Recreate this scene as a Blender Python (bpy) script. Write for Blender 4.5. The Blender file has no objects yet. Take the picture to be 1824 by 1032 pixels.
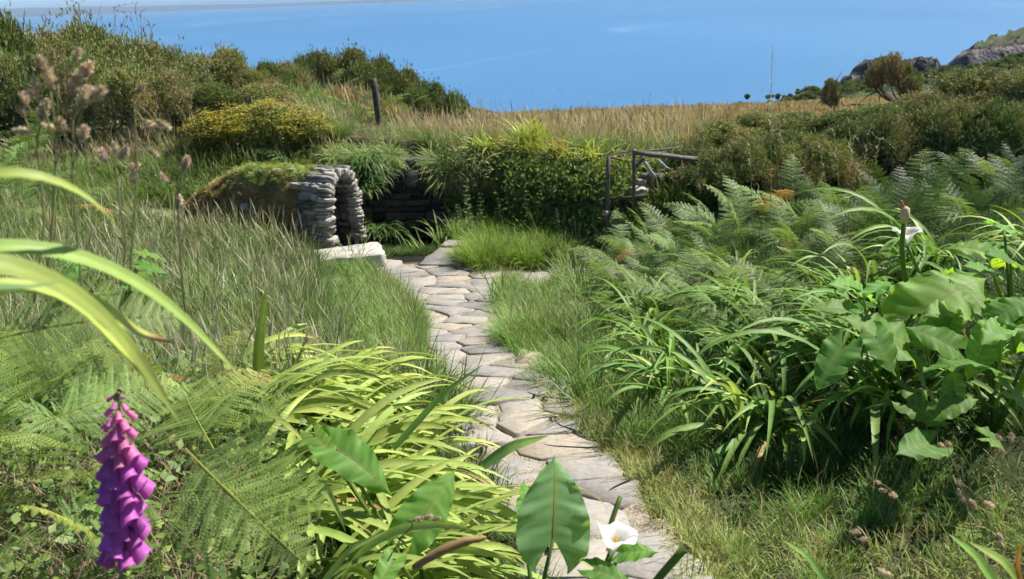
import bpy, math, random
import numpy as np
from mathutils import Matrix, Vector
rng = np.random.default_rng(7)
random.seed(7)
R = math.radians
C = bpy.context.scene.collection
SC = bpy.context.scene

# ------------------------------------------------------------------ camera
W_, H_, F_ = 1824.0, 1032.0, 1518.0
PITCH, ROLL = R(19.08), R(2.28)
CAM = np.array([0.0, 0.0, 1.6])
fw = np.array([0, math.cos(PITCH), -math.sin(PITCH)])
r0 = np.array([1.0, 0, 0]); u0 = np.cross(r0, fw)
rt = r0 * math.cos(ROLL) - u0 * math.sin(ROLL)
up = u0 * math.cos(ROLL) + r0 * math.sin(ROLL)
cd = bpy.data.cameras.new('camera'); cam = bpy.data.objects.new('camera', cd); C.objects.link(cam)
M = Matrix([[rt[0], up[0], -fw[0], CAM[0]], [rt[1], up[1], -fw[1], CAM[1]], [rt[2], up[2], -fw[2], CAM[2]], [0, 0, 0, 1]])
cam.matrix_world = M
cd.sensor_width = 36; cd.lens = 36 * F_ / W_; cd.clip_start = 0.05; cd.clip_end = 120000
cd.dof.use_dof = True; cd.dof.focus_distance = 4.5; cd.dof.aperture_fstop = 6.3
SC.camera = cam

# ------------------------------------------------------------------ light
SUN_EL, SUN_AZ = R(52), R(68)          # azimuth clockwise from +Y
sdir = np.array([math.sin(SUN_AZ) * math.cos(SUN_EL), math.cos(SUN_AZ) * math.cos(SUN_EL), math.sin(SUN_EL)])
wd = bpy.data.worlds.new('World'); SC.world = wd; wd.use_nodes = True
nt = wd.node_tree; nt.nodes.clear()
sk = nt.nodes.new('ShaderNodeTexSky'); sk.sky_type = 'NISHITA'; sk.sun_disc = False
sk.sun_elevation = SUN_EL; sk.sun_rotation = SUN_AZ; sk.air_density = 0.5; sk.dust_density = 0.0; sk.ozone_density = 4.0
bg = nt.nodes.new('ShaderNodeBackground'); bg.inputs['Strength'].default_value = 0.085
wo = nt.nodes.new('ShaderNodeOutputWorld')
nt.links.new(sk.outputs[0], bg.inputs[0]); nt.links.new(bg.outputs[0], wo.inputs[0])
sl = bpy.data.lights.new('sun', 'SUN'); sl.energy = 5.0; sl.angle = R(0.53); sl.color = (1.0, 0.95, 0.87)
so = bpy.data.objects.new('sun', sl); C.objects.link(so)
so.rotation_euler = Vector(sdir).to_track_quat('Z', 'Y').to_euler()
SC.view_settings.view_transform = 'Standard'; SC.view_settings.look = 'None'
SC.view_settings.gamma = 1; SC.view_settings.use_curve_mapping = False
SC.view_settings.exposure = 0.74
SC.render.engine = 'CYCLES'
SC.cycles.max_bounces = 4; SC.cycles.diffuse_bounces = 3; SC.cycles.glossy_bounces = 2; SC.cycles.transmission_bounces = 3
SC.cycles.use_adaptive_sampling = True; SC.cycles.adaptive_threshold = 0.04
SC.cycles.transparent_max_bounces = 4; SC.cycles.volume_bounces = 0
SC.cycles.use_denoising = True

# ------------------------------------------------------------------ picture <-> place
def P(px, py, Y):
    d = fw + rt * ((px - W_ / 2) / F_) - up * ((py - H_ / 2) / F_)
    return CAM + d * (Y / d[1])
def proj(p):
    p = np.asarray(p, float); q = p - CAM
    z = q @ fw; z = np.where(np.abs(z) < 1e-6, 1e-6, z)
    return W_ / 2 + F_ * (q @ rt) / z, H_ / 2 - F_ * (q @ up) / z, z
def depth(p): return float((np.asarray(p) - CAM) @ fw)

def sm(a, b, x):
    t = np.clip((x - a) / (b - a), 0, 1); return t * t * (3 - 2 * t)
_ks = [(np.random.default_rng(i).normal(size=2), np.random.default_rng(i + 50).uniform(0, 6.28)) for i in range(9)]
def nz(x, y, f=1.0):
    s = 0
    for i, (k, ph) in enumerate(_ks):
        s = s + np.sin((k[0] * x + k[1] * y) * f * (1 + 0.35 * i) + ph) / (1 + 0.3 * i)
    return s / 3.2

# ------------------------------------------------------------------ ground shape
def low(x, y):
    pr = np.interp(y, [-4, 0, 2, 4, 6, 8, 10, 12, 16], [0.35, 0.02, -0.05, -0.38, -0.75, -1.08, -1.2, -1.25, -1.4])
    lf = 0.30 * sm(-0.3, -1.3, x) * sm(5, 2.5, y) + 0.15 * np.clip(-x - 1.6, 0, 7)
    rg = 0.28 * np.clip(x - 0.9, 0, 1.5) * sm(1.0, 3.0, y) + 0.05 * np.clip(x - 1.2, 0, 5)
    return pr + lf + rg
def upp(x, y):
    kn = 0.95 * np.exp(-(np.clip(x + 5.0, 0, 99) / 3.6) ** 2) * np.exp(-((y - 15.5) / 5.0) ** 2) * (1 - .62 * sm(-4.2, -6.5, x))
    far = -0.118 * (y - 11)
    far = np.where(y > 60, -5.782 - (y - 60) * 0.35, far)
    far = far - 0.55 * sm(11.5, 17, y) * sm(-3.0, 0.0, x)
    rg = (0.05 * np.clip(x - 4.0, 0, 5) * sm(8, 11, y) * sm(20, 12, y))
    lf = -0.02 * np.clip(-x - 6, 0, 30) * sm(15, 25, y)
    return -0.32 + far + kn + rg + lf
def Hh(x, y):
    x = np.asarray(x, float); y = np.asarray(y, float)
    yw = np.interp(x, [-9, -2.6, -2.0, 0.0, 0.6, 1.1, 1.7, 6], [12.0, 11.4, 11.2, 11.1, 10.7, 9.9, 9.6, 9.6])
    sw = np.interp(x, [-9, -3.0, -2.0, 1.2, 1.8, 6], [3.0, 1.2, 0.12, 0.12, 1.0, 3.0])
    w = sm(yw - sw, yw + sw, y)
    h = low(x, y) * (1 - w) + upp(x, y) * w
    pit = 0.6 * np.exp(-(((x + 1.32) / 0.52) ** 6 + ((y - 10.35) / 0.65) ** 6))
    h = h - pit + 0.03 * nz(x, y, 1.3) * sm(1.0, 2.0, np.abs(x - 0.1) + 0 * y)
    drop = sm(66, 90, y) * 45
    drop = np.where(x < -30, np.maximum(drop, sm(-30, -60, x) * 45), drop)
    h = h - drop
    return np.maximum(h, -55)
def hz(x, y): return float(Hh(x, y))
def G(px, py, ymax=64):
    Y = np.concatenate([np.arange(0.4, 14, 0.02), np.arange(14, ymax, 0.1)])
    d = fw + rt * ((px - W_ / 2) / F_) - up * ((py - H_ / 2) / F_)
    pts = CAM + d[None, :] * (Y / d[1])[:, None]
    ok = pts[:, 2] <= Hh(pts[:, 0], pts[:, 1])
    i = int(np.argmax(ok)) if ok.any() else len(Y) - 1
    p = pts[i].copy(); p[2] = hz(p[0], p[1]); return p
def gx(px, Y):
    x = 0.0
    for _ in range(12):
        z = hz(x, Y); a, b, dd = proj(np.array([x, Y, z])); x += (px - a) / F_ * dd
    return np.array([x, Y, hz(x, Y)])

# ------------------------------------------------------------------ mesh helpers
def mesh_np(name, V, Fs, col=None, mat=None, smooth=False, uv=None):
    """V (n,3); Fs a list of (m,k) index arrays"""
    me = bpy.data.meshes.new(name)
    V = np.asarray(V, np.float32)
    Fs = [np.asarray(f, np.int32) for f in Fs if len(f)]
    me.vertices.add(len(V)); me.vertices.foreach_set('co', V.ravel())
    nl = sum(f.size for f in Fs); npoly = sum(len(f) for f in Fs)
    me.loops.add(nl); me.loops.foreach_set('vertex_index', np.concatenate([f.ravel() for f in Fs]))
    me.polygons.add(npoly)
    tot = np.concatenate([np.full(len(f), f.shape[1], np.int32) for f in Fs])
    st = np.concatenate([[0], np.cumsum(tot)[:-1]]).astype(np.int32)
    me.polygons.foreach_set('loop_start', st); me.polygons.foreach_set('loop_total', tot)
    if smooth: me.polygons.foreach_set('use_smooth', np.ones(npoly, bool))
    if col is not None:
        c = np.ones((len(V), 4), np.float32); c[:, :3] = col
        at = me.color_attributes.new('Col', 'FLOAT_COLOR', 'POINT'); at.data.foreach_set('color', c.ravel())
    me.update(); me.validate()
    if mat: me.materials.append(mat)
    return me
class Acc:
    def __init__(s): s.V, s.F, s.C, s.n = [], {}, [], 0
    def add(s, V, F, C_):
        V = np.asarray(V, float).reshape(-1, 3)
        s.V.append(V); c = np.asarray(C_, float)
        if c.ndim == 1: c = np.tile(c, (len(V), 1))
        s.C.append(c)
        for f in (F if isinstance(F, list) else [F]):
            f = np.asarray(f)
            if len(f): s.F.setdefault(f.shape[1], []).append(f + s.n)
        s.n += len(V); return s
    def mesh(s, name, mat, smooth=False):
        return mesh_np(name, np.concatenate(s.V), [np.concatenate(v) for v in s.F.values()], np.concatenate(s.C), mat, smooth)
def tagp(o, label=None, cat=None, group=None, kind=None):
    if label: o['label'] = label
    if cat: o['category'] = cat
    if group: o['group'] = group
    if kind: o['kind'] = kind
    return o
def obj(name, me, parent=None, loc=None, rot=None, scl=None, mw=None):
    o = bpy.data.objects.new(name, me); C.objects.link(o)
    if parent is not None: o.parent = parent
    if isinstance(loc, Matrix): mw = loc
    if mw is not None: o.matrix_local = mw
    else:
        if loc is not None: o.location = tuple(loc)
        if rot is not None: o.rotation_euler = tuple(rot)
        if scl is not None: o.scale = (scl,) * 3 if np.isscalar(scl) else tuple(scl)
    return o
def empty(name, loc, label, cat, group=None, rz=0.0):
    o = bpy.data.objects.new(name, None); C.objects.link(o); o.location = tuple(float(v) for v in loc); o.rotation_euler = (0, 0, rz)
    o.empty_display_size = 0.1
    return tagp(o, label, cat, group)

def blades(N, L, W, th0, bend, az, S=4, base=None, c0=(.05, .1, .02), c1=None, ctip=None, tip=0.0, fold=False, twist=0.3, pw=1.3, prof='blade', roll=0.0):
    """N curved strap leaves as strips, all arrays broadcast to N"""
    g = rng
    L = np.broadcast_to(L, N).astype(float); W = np.broadcast_to(W, N).astype(float)
    th0 = np.broadcast_to(th0, N).astype(float); bend = np.broadcast_to(bend, N).astype(float); az = np.broadcast_to(az, N).astype(float)
    if base is None: base = np.zeros((N, 3))
    s = np.linspace(0, 1, S + 1)
    th = th0[:, None] + bend[:, None] * (s[None, :] ** pw)
    thm = 0.5 * (th[:, 1:] + th[:, :-1]); ds = (L / S)[:, None]
    r = np.concatenate([np.zeros((N, 1)), np.cumsum(np.sin(thm) * ds, 1)], 1)
    z = np.concatenate([np.zeros((N, 1)), np.cumsum(np.cos(thm) * ds, 1)], 1)
    ca, sa = np.cos(az)[:, None], np.sin(az)[:, None]
    ctr = np.stack([base[:, None, 0] + r * ca, base[:, None, 1] + r * sa, base[:, None, 2] + z], -1)
    tw = twist * g.normal(size=N)[:, None] * s[None, :] + roll
    side = np.stack([-sa * np.ones_like(s), ca * np.ones_like(s), 0 * r], -1)
    tang = np.stack([np.sin(th) * ca, np.sin(th) * sa, np.cos(th)], -1)
    nrm = np.cross(tang, side)
    side2 = side * np.cos(tw)[..., None] + nrm * np.sin(tw)[..., None]
    nrm2 = np.cross(tang, side2)
    if not isinstance(prof, str): wp = np.asarray(prof)
    elif prof == 'blade': wp = np.clip(1.0 - s ** 2.2, 0.02, 1) * np.minimum(1, 0.55 + s * 2.5)
    elif prof == 'stem': wp = 1 - 0.5 * s
    elif prof == 'seed': wp = np.where(s < 0.72, 0.28, 1.0) * np.where(s > 0.97, 0.2, 1)
    else: wp = np.asarray(prof)
    w = W[:, None] * wp[None, :] * 0.5
    a = ctr - side2 * w[..., None]; b = ctr + side2 * w[..., None]
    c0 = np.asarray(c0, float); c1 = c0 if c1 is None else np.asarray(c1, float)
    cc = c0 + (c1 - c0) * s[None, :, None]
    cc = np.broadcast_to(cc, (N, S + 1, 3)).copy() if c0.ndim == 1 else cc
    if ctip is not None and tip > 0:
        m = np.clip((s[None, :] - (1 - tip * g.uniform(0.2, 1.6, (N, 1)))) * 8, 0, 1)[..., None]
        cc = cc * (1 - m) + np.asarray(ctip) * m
    if not fold:
        V = np.stack([a, b], 2).reshape(-1, 3); col = np.repeat(cc.reshape(-1, 3), 2, 0)
        k = np.arange(S); base_i = (np.arange(N) * (S + 1) * 2)[:, None]
        q = np.stack([base_i + 2 * k, base_i + 2 * k + 1, base_i + 2 * k + 3, base_i + 2 * k + 2], -1).reshape(-1, 4)
    else:
        m = ctr - nrm2 * (w * 0.38)[..., None]
        V = np.stack([a, m, b], 2).reshape(-1, 3)
        col = np.stack([cc, cc * 1.12, cc * 0.96], 2).reshape(-1, 3)
        k = np.arange(S); bi = (np.arange(N) * (S + 1) * 3)[:, None]
        q1 = np.stack([bi + 3 * k, bi + 3 * k + 1, bi + 3 * k + 4, bi + 3 * k + 3], -1).reshape(-1, 4)
        q2 = np.stack([bi + 3 * k + 1, bi + 3 * k + 2, bi + 3 * k + 5, bi + 3 * k + 4], -1).reshape(-1, 4)
        q = np.concatenate([q1, q2])
    return V, q, col
def tube(pts, rad, k=6, cap=True):
    pts = np.asarray(pts, float); n = len(pts); rad = np.broadcast_to(rad, n)
    t = np.gradient(pts, axis=0); t /= np.linalg.norm(t, axis=1)[:, None] + 1e-9
    ref = np.array([0.3, 0.2, 1.0]) if abs(t[0][2]) < 0.8 else np.array([1.0, 0.2, 0])
    u = np.cross(t, ref); u /= np.linalg.norm(u, axis=1)[:, None] + 1e-9
    v = np.cross(t, u)
    a = np.arange(k) * 2 * math.pi / k
    V = pts[:, None, :] + rad[:, None, None] * (u[:, None, :] * np.cos(a)[None, :, None] + v[:, None, :] * np.sin(a)[None, :, None])
    i = np.arange(n - 1)[:, None] * k; j = np.arange(k)[None, :]; j2 = (j + 1) % k
    q = np.stack([i + j, i + j2, i + k + j2, i + k + j], -1).reshape(-1, 4)
    V = V.reshape(-1, 3)
    Fs = [q]
    if cap:
        V = np.concatenate([V, pts[:1], pts[-1:]]); c0, c1 = len(V) - 2, len(V) - 1
        jj = np.arange(k); j2 = (jj + 1) % k
        Fs.append(np.concatenate([np.stack([np.full(k, c0), j2, jj], -1), np.stack([np.full(k, c1), (n - 1) * k + jj, (n - 1) * k + j2], -1)]))
    return V, Fs
def curve(a, b, sag=(0, 0, 0), n=6):
    a, b = np.asarray(a, float), np.asarray(b, float); t = np.linspace(0, 1, n)[:, None]
    return a * (1 - t) + b * t + np.asarray(sag) * (4 * t * (1 - t))
def spline(pts, n):
    pts = np.asarray(pts, float); s = np.concatenate([[0], np.cumsum(np.linalg.norm(np.diff(pts, axis=0), axis=1))])
    t = np.linspace(0, s[-1], n)
    p = np.stack([np.interp(t, s, pts[:, i]) for i in range(pts.shape[1])], 1)
    for _ in range(max(1, n // 8)):
        p[1:-1] = 0.25 * p[:-2] + 0.5 * p[1:-1] + 0.25 * p[2:]
    return p
def frame(loc, ydir, zdir):
    y = Vector(ydir).normalized(); z = Vector(zdir); x = y.cross(z).normalized(); z = x.cross(y).normalized()
    return Matrix([[x[0], y[0], z[0], loc[0]], [x[1], y[1], z[1], loc[1]], [x[2], y[2], z[2], loc[2]], [0, 0, 0, 1]])
def box(cx, cy, cz, sx, sy, sz):
    s = np.array([[-1, -1, -1], [1, -1, -1], [1, 1, -1], [-1, 1, -1], [-1, -1, 1], [1, -1, 1], [1, 1, 1], [-1, 1, 1]]) * 0.5
    V = s * [sx, sy, sz] + [cx, cy, cz]
    return V, np.array([[0, 3, 2, 1], [4, 5, 6, 7], [0, 1, 5, 4], [1, 2, 6, 5], [2, 3, 7, 6], [3, 0, 4, 7]])

# ------------------------------------------------------------------ materials
def mat(name):
    m = bpy.data.materials.new(name); m.use_nodes = True; t = m.node_tree; t.nodes.clear()
    out = t.nodes.new('ShaderNodeOutputMaterial')
    return m, t, out
def N(t, k, **kw):
    n = t.nodes.new(k)
    for a, b in kw.items():
        if a in n.inputs.keys(): n.inputs[a].default_value = b
        else: setattr(n, a, b)
    return n
def leaf_mat(name, trans=0.35, rough=0.5, spec=0.35, var=0.22, tint=(1.25, 1.2, 0.55), nscale=40.0, hv=0.02):
    m, t, out = mat(name); L = t.links.new
    at = N(t, 'ShaderNodeAttribute', attribute_name='Col')
    oi = N(t, 'ShaderNodeObjectInfo')
    mr = N(t, 'ShaderNodeMapRange'); mr.inputs['To Min'].default_value = 1 - var; mr.inputs['To Max'].default_value = 1 + var
    L(oi.outputs['Random'], mr.inputs['Value'])
    mh = N(t, 'ShaderNodeMapRange'); mh.inputs['To Min'].default_value = 0.5 - hv; mh.inputs['To Max'].default_value = 0.5 + hv * 0.6
    m7 = N(t, 'ShaderNodeMath', operation='MULTIPLY'); m7.inputs[1].default_value = 7.13
    fr = N(t, 'ShaderNodeMath', operation='FRACT'); L(oi.outputs['Random'], m7.inputs[0]); L(m7.outputs[0], fr.inputs[0]); L(fr.outputs[0], mh.inputs['Value'])
    tc = N(t, 'ShaderNodeTexCoord'); no = N(t, 'ShaderNodeTexNoise'); no.inputs['Scale'].default_value = nscale; no.inputs['Detail'].default_value = 3
    L(tc.outputs['Object'], no.inputs['Vector'])
    mn = N(t, 'ShaderNodeMapRange'); mn.inputs['To Min'].default_value = 0.7; mn.inputs['To Max'].default_value = 1.3; L(no.outputs['Fac'], mn.inputs['Value'])
    mm = N(t, 'ShaderNodeMath', operation='MULTIPLY'); L(mr.outputs[0], mm.inputs[0]); L(mn.outputs[0], mm.inputs[1])
    hs = N(t, 'ShaderNodeHueSaturation'); L(at.outputs['Color'], hs.inputs['Color']); L(mm.outputs[0], hs.inputs['Value']); L(mh.outputs[0], hs.inputs['Hue'])
    pb = N(t, 'ShaderNodeBsdfPrincipled'); L(hs.outputs[0], pb.inputs['Base Color'])
    pb.inputs['Roughness'].default_value = rough; pb.inputs['Specular IOR Level'].default_value = spec
    bu = N(t, 'ShaderNodeBump'); bu.inputs['Strength'].default_value = 0.25; bu.inputs['Distance'].default_value = 0.003; L(no.outputs['Fac'], bu.inputs['Height']); L(bu.outputs[0], pb.inputs['Normal'])
    if trans > 0:
        mx = N(t, 'ShaderNodeMix', data_type='RGBA', blend_type='MULTIPLY'); mx.inputs['Factor'].default_value = 1
        L(hs.outputs[0], mx.inputs['A']); mx.inputs['B'].default_value = (*tint, 1)
        tr = N(t, 'ShaderNodeBsdfTranslucent'); L(mx.outputs['Result'], tr.inputs['Color'])
        ms = N(t, 'ShaderNodeMixShader'); ms.inputs[0].default_value = trans
        L(pb.outputs[0], ms.inputs[1]); L(tr.outputs[0], ms.inputs[2]); L(ms.outputs[0], out.inputs[0])
    else: L(pb.outputs[0], out.inputs[0])
    return m
def rock_mat(name, cols, scale=6.0, rough=0.9, bump=0.5, dist=0.02, rnd=0.3, lichen=None, obj_space=True):
    m, t, out = mat(name); L = t.links.new
    tc = N(t, 'ShaderNodeTexCoord'); oi = N(t, 'ShaderNodeObjectInfo')
    ad = N(t, 'ShaderNodeVectorMath', operation='ADD'); sc = N(t, 'ShaderNodeVectorMath', operation='SCALE'); sc.inputs['Scale'].default_value = 1.0
    cmb = N(t, 'ShaderNodeCombineXYZ'); m9 = N(t, 'ShaderNodeMath', operation='MULTIPLY'); m9.inputs[1].default_value = 37.0; L(oi.outputs['Random'], m9.inputs[0])
    L(m9.outputs[0], cmb.inputs[0]); L(tc.outputs['Object'], ad.inputs[0]); L(cmb.outputs[0], ad.inputs[1])
    n1 = N(t, 'ShaderNodeTexNoise'); n1.inputs['Scale'].default_value = scale; n1.inputs['Detail'].default_value = 8; n1.inputs['Roughness'].default_value = 0.65
    n2 = N(t, 'ShaderNodeTexNoise'); n2.inputs['Scale'].default_value = scale * 7; n2.inputs['Detail'].default_value = 6
    L(ad.outputs[0], n1.inputs['Vector']); L(ad.outputs[0], n2.inputs['Vector'])
    ra = N(t, 'ShaderNodeValToRGB'); cr = ra.color_ramp
    # random of the stone shifts the ramp
    mx = N(t, 'ShaderNodeMath', operation='MULTIPLY_ADD'); mx.inputs[1].default_value = rnd; L(oi.outputs['Random'], mx.inputs[0])
    ms = N(t, 'ShaderNodeMath', operation='MULTIPLY_ADD'); ms.inputs[1].default_value = 1.0; ms.inputs[2].default_value = -rnd / 2; L(n1.outputs['Fac'], ms.inputs[0]); L(ms.outputs[0], mx.inputs[2])
    L(mx.outputs[0], ra.inputs[0])
    while len(cr.elements) < len(cols): cr.elements.new(0.5)
    for e, (p, c) in zip(cr.elements, cols): e.position = p; e.color = (*c, 1)
    mul = N(t, 'ShaderNodeMix', data_type='RGBA', blend_type='MULTIPLY'); mul.inputs['Factor'].default_value = 0.8
    r2 = N(t, 'ShaderNodeMapRange'); r2.inputs['To Min'].default_value = 0.55; r2.inputs['To Max'].default_value = 1.45; L(n2.outputs['Fac'], r2.inputs['Value'])
    cb = N(t, 'ShaderNodeCombineColor'); [L(r2.outputs[0], cb.inputs[i]) for i in range(3)]
    L(ra.outputs[0], mul.inputs['A']); L(cb.outputs[0], mul.inputs['B'])
    pb = N(t, 'ShaderNodeBsdfPrincipled'); pb.inputs['Roughness'].default_value = rough; pb.inputs['Specular IOR Level'].default_value = 0.3
    L(mul.outputs['Result'], pb.inputs['Base Color'])
    am = N(t, 'ShaderNodeMath', operation='ADD'); L(n1.outputs['Fac'], am.inputs[0]); L(n2.outputs['Fac'], am.inputs[1])
    bu = N(t, 'ShaderNodeBump'); bu.inputs['Strength'].default_value = bump; bu.inputs['Distance'].default_value = dist; L(am.outputs[0], bu.inputs['Height']); L(bu.outputs[0], pb.inputs['Normal'])
    L(pb.outputs[0], out.inputs[0]); return m

M_leaf = leaf_mat('leaf')
def grass_mat(name, trans=.3, var=.34, tint=(1.2, 1.15, .6)):
    m, t, out = mat(name); L = t.links.new
    at = N(t, 'ShaderNodeAttribute', attribute_name='Col'); oi = N(t, 'ShaderNodeObjectInfo')
    mr = N(t, 'ShaderNodeMapRange'); mr.inputs['To Min'].default_value = 1 - var; mr.inputs['To Max'].default_value = 1 + var; L(oi.outputs['Random'], mr.inputs['Value'])
    hs = N(t, 'ShaderNodeHueSaturation'); L(at.outputs['Color'], hs.inputs['Color']); L(mr.outputs[0], hs.inputs['Value'])
    mx = N(t, 'ShaderNodeMix', data_type='RGBA', blend_type='MULTIPLY'); mx.inputs['Factor'].default_value = 1; L(hs.outputs[0], mx.inputs['A']); mx.inputs['B'].default_value = (*tint, 1)
    d_ = N(t, 'ShaderNodeBsdfPrincipled'); d_.inputs['Roughness'].default_value = .5; d_.inputs['Specular IOR Level'].default_value = .3; tr = N(t, 'ShaderNodeBsdfTranslucent'); L(hs.outputs[0], d_.inputs['Base Color']); L(mx.outputs['Result'], tr.inputs['Color'])
    ms = N(t, 'ShaderNodeMixShader'); ms.inputs[0].default_value = trans; L(d_.outputs[0], ms.inputs[1]); L(tr.outputs[0], ms.inputs[2]); L(ms.outputs[0], out.inputs[0]); return m
M_grass = grass_mat('grass_blade')
M_strap = leaf_mat('strap_leaf', trans=0.32, tint=(1.2, 1.2, .65), rough=0.52, spec=0.35, var=0.18, nscale=25)
M_straw = leaf_mat('dry_grass', trans=0.2, rough=0.7, spec=0.2, tint=(1.1, 1.0, 0.8))
M_arum = leaf_mat('broad_leaf', trans=0.48, rough=0.55, spec=0.28, var=0.12, tint=(1.9, 1.7, 0.35), nscale=14)
M_gorse = leaf_mat('gorse_needle', trans=0.12, rough=0.65, spec=0.2, var=0.1)
M_petal = leaf_mat('foxglove_petal', trans=0.35, rough=0.5, spec=0.3, var=0.15, tint=(1.2, 0.8, 1.2), nscale=60)
M_spathe = leaf_mat('white_spathe', trans=0.3, rough=0.45, spec=0.3, var=0.02, tint=(1, 1, .9))
M_bark = rock_mat('bark', [(0.3, (.07, .055, .045)), (0.7, (.22, .19, .16))], scale=30, bump=.6, dist=.01)
M_flag = rock_mat('flagstone', [(0.22, (.24, .22, .20)), (0.42, (.31, .295, .27)), (0.60, (.37, .335, .285)), (0.8, (.40, .33, .25))], scale=5.0, bump=.6, dist=.007, rnd=.5)
M_rub = rock_mat('rubble_stone', [(0.25, (.16, .15, .14)), (0.45, (.33, .31, .29)), (0.62, (.52, .50, .46)), (0.8, (.66, .64, .60))], scale=9.0, bump=.8, dist=.02, rnd=.35)
M_white = rock_mat('pale_stone', [(0.3, (.30, .27, .23)), (0.55, (.52, .49, .43)), (0.8, (.68, .65, .60))], scale=7.0, bump=.7, dist=.015, rnd=.25)
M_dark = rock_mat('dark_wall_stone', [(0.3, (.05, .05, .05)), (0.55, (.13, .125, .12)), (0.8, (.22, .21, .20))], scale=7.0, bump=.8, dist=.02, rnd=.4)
M_core = rock_mat('earth_core', [(0.3, (.03, .028, .022)), (0.7, (.09, .08, .065))], scale=8.0, bump=.8, dist=.03)
M_sand = rock_mat('path_bedding', [(0.3, (.26, .21, .15)), (0.5, (.40, .34, .26)), (0.7, (.52, .46, .36))], scale=14.0, bump=.9, dist=.02)
M_wood = rock_mat('weathered_wood', [(0.3, (.08, .065, .055)), (0.55, (.15, .125, .11)), (0.8, (.25, .22, .19))], scale=9.0, bump=.5, dist=.008, rnd=.35)
M_palewood = rock_mat('silvered_wood', [(0.3, (.34, .31, .28)), (0.55, (.50, .47, .43)), (0.8, (.62, .6, .56))], scale=12.0, bump=.4, dist=.006, rnd=.2)
M_cliff = rock_mat('cliff_rock', [(0.35, (.06, .052, .05)), (0.5, (.15, .13, .125)), (0.65, (.27, .23, .21))], scale=0.16, bump=1.0, dist=3.0)

# ground: vertex colour decides soil / turf / sand and the painted pit shade, noise breaks it up
def ground_mat(name, scale, bump, dist):
    m, t, out = mat(name); L = t.links.new
    at = N(t, 'ShaderNodeAttribute', attribute_name='Col'); tc = N(t, 'ShaderNodeTexCoord')
    n1 = N(t, 'ShaderNodeTexNoise'); n1.inputs['Scale'].default_value = scale; n1.inputs['Detail'].default_value = 10; n1.inputs['Roughness'].default_value = .7
    L(tc.outputs['Object'], n1.inputs['Vector'])
    mr = N(t, 'ShaderNodeMapRange'); mr.inputs['From Min'].default_value = .25; mr.inputs['From Max'].default_value = .75; mr.inputs['To Min'].default_value = .45; mr.inputs['To Max'].default_value = 1.55; L(n1.outputs['Fac'], mr.inputs['Value'])
    hs = N(t, 'ShaderNodeHueSaturation'); L(at.outputs['Color'], hs.inputs['Color']); L(mr.outputs[0], hs.inputs['Value'])
    pb = N(t, 'ShaderNodeBsdfPrincipled'); pb.inputs['Roughness'].default_value = .95; pb.inputs['Specular IOR Level'].default_value = .15; L(hs.outputs[0], pb.inputs['Base Color'])
    bu = N(t, 'ShaderNodeBump'); bu.inputs['Strength'].default_value = bump; bu.inputs['Distance'].default_value = dist; L(n1.outputs['Fac'], bu.inputs['Height']); L(bu.outputs[0], pb.inputs['Normal'])
    L(pb.outputs[0], out.inputs[0]); return m
M_ground = ground_mat('ground_soil', 5.0, .8, .05)
M_hill = ground_mat('hill_scrub', 0.35, 1.0, 1.5)

# ------------------------------------------------------------------ path outline (world, from where it lies on the ground)
def poly_world(pp): return np.array([G(a, b)[:2] for a, b in pp])
PATH_PX = [(1010, 1200), (985, 1080), (955, 980), (905, 900), (850, 820), (798, 740), (768, 690), (752, 640), (745, 600), (742, 565), (712, 535), (682, 505), (660, 480), (668, 470),
           (775, 472), (870, 482), (892, 500), (895, 545), (910, 590), (912, 628), (925, 640), (975, 655), (985, 690), (1030, 700), (1032, 730), (1045, 765), (1090, 810), (1160, 880), (1205, 950), (1245, 1050), (1300, 1200)]
PATH = poly_world(PATH_PX)
BR_PX = [(872, 486), (1040, 474), (1130, 470), (1130, 500), (1040, 500), (894, 530)]
BRANCH = poly_world(BR_PX)
STEP = poly_world([(745, 476), (782, 447), (830, 447), (835, 478)])
SIDE = poly_world([(255, 372), (300, 372), (420, 402), (430, 420), (330, 424), (262, 412)])
SIDE2 = poly_world([(-60, 245), (20, 250), (85, 275), (80, 300), (-60, 285)])
def inpoly(pt, poly):
    x, y = pt[..., 0], pt[..., 1]; r = np.zeros(x.shape, bool); n = len(poly); j = n - 1
    for i in range(n):
        xi, yi = poly[i]; xj, yj = poly[j]
        c = ((yi > y) != (yj > y)) & (x < (xj - xi) * (y - yi) / (yj - yi + 1e-12) + xi); r ^= c; j = i
    return r

# ------------------------------------------------------------------ ground sheet
def axis(segs):
    out = []
    for a, b, st in segs: out += list(np.arange(a, b, st))
    return np.array(out + [segs[-1][1]])
gxs = axis([(-400, -60, 20), (-60, -16, 2), (-16, -6, .4), (-6, 6, .1), (6, 16, .4), (16, 60, 2), (60, 400, 20)])
gys = axis([(-60, -4, 4), (-4, 0, .3), (0, 13, .1), (13, 24, .4), (24, 100, 1.5), (100, 300, 25)])
X, Y = np.meshgrid(gxs, gys, indexing='ij'); Z = Hh(X, Y)
pts = np.stack([X, Y], -1)
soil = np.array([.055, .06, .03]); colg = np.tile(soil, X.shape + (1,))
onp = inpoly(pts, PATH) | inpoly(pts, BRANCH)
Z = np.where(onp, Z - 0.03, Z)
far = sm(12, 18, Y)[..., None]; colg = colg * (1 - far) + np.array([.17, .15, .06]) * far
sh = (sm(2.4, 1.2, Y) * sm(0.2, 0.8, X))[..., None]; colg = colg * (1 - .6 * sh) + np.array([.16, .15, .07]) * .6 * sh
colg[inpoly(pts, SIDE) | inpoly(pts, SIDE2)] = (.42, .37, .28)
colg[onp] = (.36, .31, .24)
colg[(np.abs(X + 1.32) < .75) & (np.abs(Y - 9.95) < 1.1) & ~onp] = (.018, .018, .012)  # near-black colour puts the shade of the well hollow into the ground
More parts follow.
